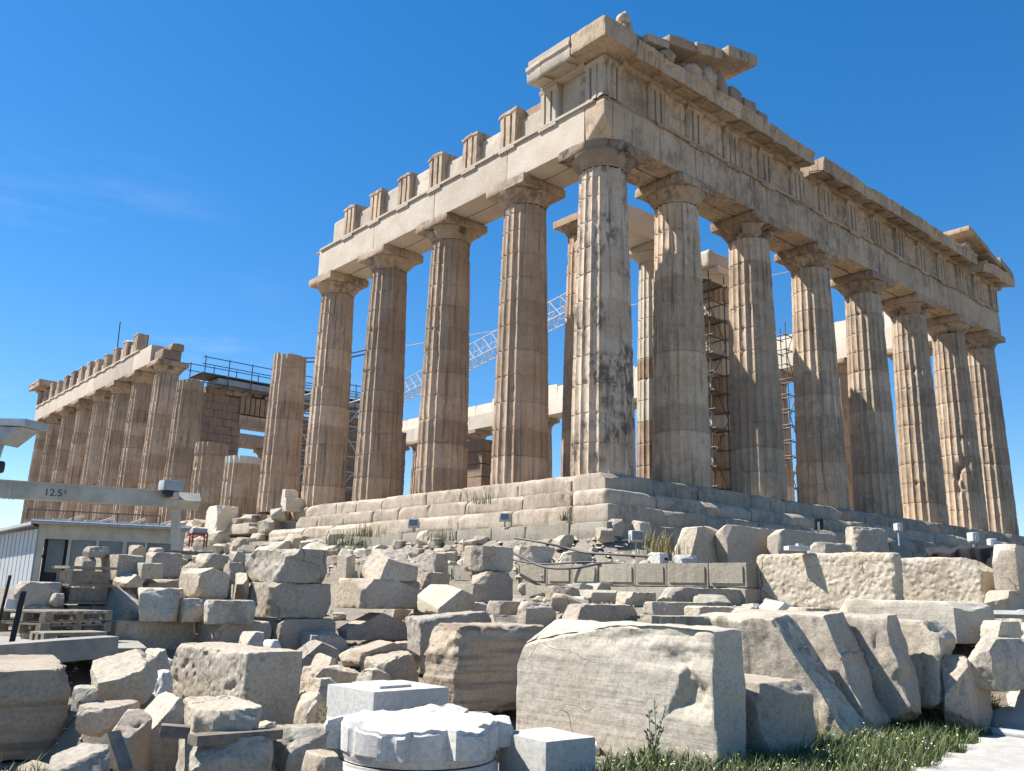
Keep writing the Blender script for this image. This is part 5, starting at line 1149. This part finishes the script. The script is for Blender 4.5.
bpy.context.view_layer.update(); dg = bpy.context.evaluated_depsgraph_get()
for o_, fr, dz in ((fo, .272, -.075), (fo2, .372, -.01)):
    me = bpy.data.meshes.new_from_object(o_.evaluated_get(dg)); me.materials.clear(); me.materials.append(MT['ink'])
    bpy.data.objects.remove(o_)
    tv = exv.dot(rt)                                          # lettering lies flat on the side that faces the path
    for v in me.vertices: v.co = dv*fr+exv*v.co[0]*(1 if tv > 0 else -1)-sy*(.1712+v.co[2])+uz*(v.co[1]+dz)
    link('load_mark', me, t)
# steel post and bracket of a hoist at the left edge
t = thing('hoist_frame', 'grey steel hoist post with a flat top beam at the left edge', 'hoist')
P = lambda px, py, D=17.: np.array(spot(px, py, D))
a, b = P(-3, 436), P(-60, 600); b[2] = -4.0
V, F = tube(a, b, .15, 4); link('post', make_mesh('post', V, F, MT['grey_paint'], False), t)
a, b = P(-60, 423, 18.2), P(37, 425, 16.6); dd = (b-a)/np.linalg.norm(b-a); sd2 = np.cross(dd, [0, 0, 1.]); sd2 /= np.linalg.norm(sd2)
V = []
for c in (a, b):
    for s_, z_ in ((-.25, -.06), (.25, -.06), (.25, .06), (-.25, .06)): V.append(c+sd2*s_+np.array([0, 0, z_]))
link('top_beam', make_mesh('top_beam', V, [[0, 1, 2, 3][::-1], [4, 5, 6, 7], [0, 1, 5, 4], [1, 2, 6, 5], [2, 3, 7, 6], [3, 0, 4, 7]], MT['grey_paint'], False), t)
a, b, c = P(8, 446, 17.), P(6, 429, 17.), P(31, 429, 16.7); V = []
for s_ in (-.2, .2):
    for q in (a, b, c): V.append(q+sd2*s_)
link('bracket', make_mesh('bracket', V, [[0, 1, 2], [5, 4, 3], [0, 3, 4, 1], [1, 4, 5, 2], [2, 5, 3, 0]], MT['grey_paint'], False), t)
V, F = wblock(tuple(P(-1, 467, 16.9)), (.16, .16, .2), .05, 3, .03, .06, 0.); link('shackle', make_mesh('shackle', V, F, MT['black']), t)
# dark bench with a red trolley frame
p = spot(178, 551, 18.6); t = thing('work_bench', 'low dark bench holding a few stones beside the shed', 'bench', (p.x, p.y, p.z-.55), (0, 0, math.radians(-15)))
V, F = box((0, 0, .52), (1.25, .5, .06)); link('bench_top', make_mesh('bench_top', V, F, MT['greywood'], False), t)
for sx in (-.55, .55):
    for sy in (-.2, .2): V, F = box((sx, sy, .245), (.07, .07, .49)); link('leg', make_mesh('leg', V, F, MT['rust'], False), t)
p = spot(199, 546, 18.8); t = thing('red_trolley', 'small red metal trolley frame at the end of the dark bench', 'trolley', (p.x, p.y, p.z-.02), (0, 0, -.2))
V, F = join([box((-.14, 0, .14), (.03, .03, .28)), box((.14, 0, .14), (.03, .03, .28)), box((0, 0, .265), (.31, .03, .03)), box((-.14, .3, .14), (.03, .03, .28)), box((.14, .3, .14), (.03, .03, .28)), box((0, .3, .265), (.31, .03, .03)), box((-.14, .15, .2), (.03, .3, .03)), box((.14, .15, .2), (.03, .3, .03))]); link('frame', make_mesh('frame', V, F, MT['red'], False), t)
V, F = wblock((0, .15, .33), (.30, .26, .10), .05, 3, .02, .04, .005); link('tray', make_mesh('tray', V, F, MT['grey_paint']), t)
# stack of slatted trays, pallets, kerb, steel stand
def pallet(p, rot, lx, ly, lab, tilt=0.):
    t = thing('wooden_pallet', lab, 'pallet', p, (tilt, 0, rot)); t['group'] = 'wooden pallets in front of the shed'
    dk = [box((-lx/2+.06+k*(lx-.12)/6, 0, .130), (.12, ly, .022)) for k in range(7)]
    link('deck_boards', make_mesh('deck_boards', *join(dk), MT['wood'], False), t)
    for sy in (-.5, 0, .5): link('bearer', make_mesh('bearer', *join([box((0, sy*(ly-.1), .108), (lx, .1, .02)), box((0, sy*(ly-.1), .012), (lx, .1, .022))]+[box((sx*(lx-.14), sy*(ly-.1), .06), (.14, .1, .074)) for sx in (-.5, 0, .5)]), MT['wood'], False), t)
p = spot(54, 631, 14.6); gz_ = float(ground_z(p.x, p.y))
for k in range(2): pallet((p.x, p.y, p.z-.01+.16*k), .45+.05*k, 1.2, .9, ['wooden pallet lying under another, left of the slatted stack', 'topmost wooden pallet lying on another, left of the slatted stack'][k])
p = spot(68, 641, 13.4); pallet((p.x, p.y, p.z-.02), .1, .8, .5, 'small wooden pallet lying flat in front of the two stacked pallets')
p = spot(78, 617, 15.9); t = thing('tray_stack', 'stack of three pale slatted trays between the dark block and the left pile', 'tray stack', (p.x, p.y, p.z-.08), (0, 0, .2))
for k in range(3):
    tr = link('tray', make_mesh('tray', *join([box((0, 0, .035+.27*k), (.72, .6, .035)), box((0, -.22, .155+.27*k), (.6, .04, .20)), box((0, .25, .155+.27*k), (.6, .04, .20)), box((-.28, 0, .155+.27*k), (.04, .4, .20))]), MT['wood'], False), t)
link('top_board', make_mesh('top_board', *box((0, 0, .035+.81), (.78, .62, .04)), MT['wood'], False), t)
a, b = spot(-40, 658, 11.9), spot(112, 646, 12.6); d = b-a
V, F = wblock((0, 0, 0), (d.length, .35, .26), .1, 6, .01, .04, .006)
link('concrete_kerb', make_mesh('concrete_kerb', V, F, MT['concrete']), None, tuple((a+b)/2), (0, math.atan2(-d.z, math.hypot(d.x, d.y)), math.atan2(d.y, d.x)), label='long grey concrete kerb above the layered boulder at the left', category='kerb')
p = spot(6, 646, 12.9); t = thing('steel_stand', 'dark steel stand with a white fitting at the left edge behind the kerb', 'stand', (p.x, p.y, p.z-.05), (0, .08, 0))
V, F = tube((.05, 0, 0), (.05, 0, .72), .035, 8); link('upright', make_mesh('upright', V, F, MT['tarp']), t)
V, F = tube((-.12, .12, 0), (-.12, .12, .9), .02, 8); link('upright', make_mesh('upright', V, F, MT['tarp']), t)
V, F = box((-.04, .05, .55), (.14, .06, .12)); link('fitting', make_mesh('fitting', V, F, MT['white_paint'], False), t)
V, F = box((0, .05, .02), (.4, .3, .04)); link('foot_plate', make_mesh('foot_plate', V, F, MT['tarp'], False), t)
p = spot(62, 651, 13.0)
V, F = wblock((0, 0, 0), (3.6, 3.0, .08), .4, 8, .01, .04, .01); link('concrete_pad', make_mesh('concrete_pad', V, F, MT['concrete']), None, (p.x-.3, p.y+1.9, p.z-.02), (0, 0, -.25), kind='structure')
# timber among the front rocks
def beam(a, b, w, hgt, lab, mat='greywood', name='timber_board'):
    p, q = spot(*a), spot(*b); d = q-p; V, F = wblock((0, 0, 0), (d.length, w, hgt), .05, 3, .004, .015, .003)
    o = link(name, make_mesh(name, V, F, MT[mat]), None, tuple((p+q)/2), (0, math.atan2(-d.z, math.hypot(d.x, d.y)), math.atan2(d.y, d.x)), label=lab, category='timber')
    return o
beam((192, 740, 7.35), (278, 733, 7.7), .16, .075, 'dark timber board under the white flat rock')
beam((160, 730, 7.6), (190, 732, 7.6), .14, .09, 'short dark timber offcut beside the white flat rock')
beam((122, 775, 6.9), (109, 735, 7.05), .115, .115, 'grey squared post leaning among the rocks at lower left', 'greywood', 'timber_post')
# ------------------------------------------------------------ grass, flowers, weeds
def leaf_mat(name, a, b):
    m, n, l, p = mat_base(name); tcn = n.new('ShaderNodeTexCoord'); f = noise(n, l, tcn.outputs['Object'], 2.2, 4, .6)
    g = n.new('ShaderNodeNewGeometry'); c = mix(n, l, ramp(n, l, f, .35, .65), a, b); c = mix(n, l, ramp(n, l, g.outputs['Random Per Island'], 0, 1, 0, .6), c, (.15, .145, .05))
    l.new(c, p.inputs['Base Color']); p.inputs['Roughness'].default_value = .6; return m
MT['grass'] = leaf_mat('green_grass', (.034, .072, .012), (.06, .096, .02))
MT['dry'] = leaf_mat('dry_weed', (.30, .22, .07), (.22, .18, .07))
MT['weed'] = leaf_mat('green_weed', (.06, .10, .03), (.10, .13, .04))
MT['yellow'] = plain('yellow_petals', (.62, .50, .06), .7); MT['petal'] = plain('white_petals', (.75, .74, .66), .7)
rs = np.random.RandomState(3)
def blades(pts, h0, h1, w, lean=.35):
    V, F = [], []
    for (x, y, z) in pts:
        hh = h0+(h1-h0)*rs.rand()**1.6; a = rs.uniform(0, 6.28); d = np.array([math.cos(a), math.sin(a), 0]); s = np.array([-d[1], d[0], 0])*w*rs.uniform(.6, 1.2)
        b = np.array([x, y, z]); L_ = lean*hh*rs.uniform(.2, 1.4); m_ = b+d*L_*.35+np.array([0, 0, hh*.6]); t_ = b+d*L_+np.array([0, 0, hh*rs.uniform(.85, 1)])
        n = len(V); V += [b-s, b+s, m_+s*.75, m_-s*.75, t_]; F += [[n, n+1, n+2, n+3], [n+3, n+2, n+4]]
    return np.array(V), F
def gz1(x, y): return float(ground_z(x, y))
pts = []; fl_ = []
while len(pts) < 42000:
    x = rs.uniform(-12.6, -2.5); y = path_edge_y(x)+2.6*rs.rand()**1.3-.12+.12*math.sin(x*9)
    D = math.hypot(x-EYE.x, y-EYE.y)
    if D > 14.5 or not clear(x, y, .0): continue
    dens = fbm(np.array([[x*1.1, y*1.1, 3.]]), 3)[0]
    if dens < -.5 or (y-path_edge_y(x) < .25 and rs.rand() < .5): continue
    pts.append((x, y, gz1(x, y)-.02))
    if len(pts) % 90 == 0: fl_.append(pts[-1])
V, F = blades(pts, .03, .30, .0055, .75); link('grass', make_mesh('grass', V, F, MT['grass'], False), kind='stuff')
def flowers(pts, mat, name):
    V, F = [], []
    for (x, y, z) in pts:
        z = z+rs.uniform(.08, .26); n = len(V); a = rs.uniform(0, 1); r = rs.uniform(.006, .012)
        V.append((x, y, z+.006)); V += [(x+r*math.cos(a+k*1.0472), y+r*math.sin(a+k*1.0472), z+rs.uniform(-.006, .004)) for k in range(6)]
        F += [[n, n+1+k, n+1+(k+1) % 6] for k in range(6)]
    link(name, make_mesh(name, np.array(V), F, MT[mat], False), kind='stuff')
flowers([p for p in fl_ for _ in range(1)], 'petal', 'white_wildflowers'); flowers([(p[0]+rs.normal()*.1, p[1]+rs.normal()*.1, p[2]) for p in fl_[::2] for _ in range(2)], 'yellow', 'yellow_wildflowers')
def weed(p, h, n, lab, mat='weed', tall=0, spread=.16, z=None):
    x, y = p[0], p[1]; zz = p[2] if z is None else z
    t = thing('weed_tuft', lab, 'weed', (x, y, zz)); t['group'] = 'weed tufts among the stones'
    q = [(rs.normal()*spread, rs.normal()*spread, -.02) for _ in range(n)]
    V, F = blades(q, h*.35, h, .006+.004*h, .5); link('leaves', make_mesh('leaves', V, F, MT[mat], False), t)
    if tall:
        parts = []
        for k in range(tall):
            b = np.array([rs.normal()*spread*.6, rs.normal()*spread*.6, -.02]); e = b+np.array([rs.normal()*.12, rs.normal()*.12, h*rs.uniform(1.2, 1.9)])
            parts.append(tube(b, e, .005, 4))
            for j in range(11):
                c = b+(e-b)*(.25+.07*j); a = rs.uniform(0, 6.28); d = np.array([math.cos(a), math.sin(a), .7])*.022; parts.append((np.array([c, c+d+np.array([0, 0, .015]), c+d*1.6, c+d-np.array([0, 0, .015])]), [[0, 1, 2, 3]]))
        link('stems', make_mesh('stems', *join(parts), MT[mat], False), t)
for (px, py, D, h, n, lab, mt, tl, spd) in (
    (655, 768, 8.75, .34, 160, 'tall green weeds with thin stalks at the foot of the largest block', 'weed', 6, .16),
    (690, 769, 8.7, .20, 150, 'low green tuft with white flowers near the right end of the largest block', 'weed', 0, .16),
    (620, 766, 8.9, .18, 150, 'low green tuft between the plain white block and the largest block', 'weed', 2, .16),
    (543, 668, 10.8, .0, 0, '', '', 0, 0),
    (395, 680, 11.1, .26, 120, 'green tuft beside the layered brown block', 'weed', 3, .12),
    (318, 730, 9.6, .34, 60, 'dry yellow weeds against the big pitted block', 'dry', 4, .10),
    (504, 738, 8.2, .22, 60, 'yellow flowering weeds right of the white drum', 'dry', 2, .06),
    (662, 553, 19.2, .62, 160, 'yellow dry bush beside the thick tan block on the ledge', 'dry', 0, .22),
    (137, 652, 13.2, .28, 90, 'green weeds behind the large white-topped rock', 'weed', 3, .12),
    (30, 742, 8.7, .30, 200, 'dark grass under the layered boulder at the left edge', 'grass', 0, .25),
    (90, 745, 7.3, .26, 40, 'thin grass stalks before the shaded stone wedge at lower left', 'weed', 5, .10),
    (480, 503, 23.4, .5, 80, 'green weed growing from the long steps', 'weed', 0, .16),
    (440, 540, 21.5, .4, 90, 'green weed at the foot of the long steps, right of the leftmost floodlight', 'weed', 0, .2),
    (366, 536, 23.5, .5, 90, 'yellow flowering weed at the foot of the long steps', 'dry', 0, .2),
    (350, 545, 22.5, .5, 130, 'dark green bush at the foot of the long steps', 'grass', 0, .25),
    (566, 520, 22.6, .35, 60, 'small green weed below the bottom step near the corner', 'weed', 0, .1)):
    if not n: continue
    p = spot(px, py, D); z = max(gz1(p.x, p.y), p.z) if D > 18 else gz1(p.x, p.y)
    weed((p.x, p.y, p.z if D > 18 else z), h, n, lab, mt, tl, spd)
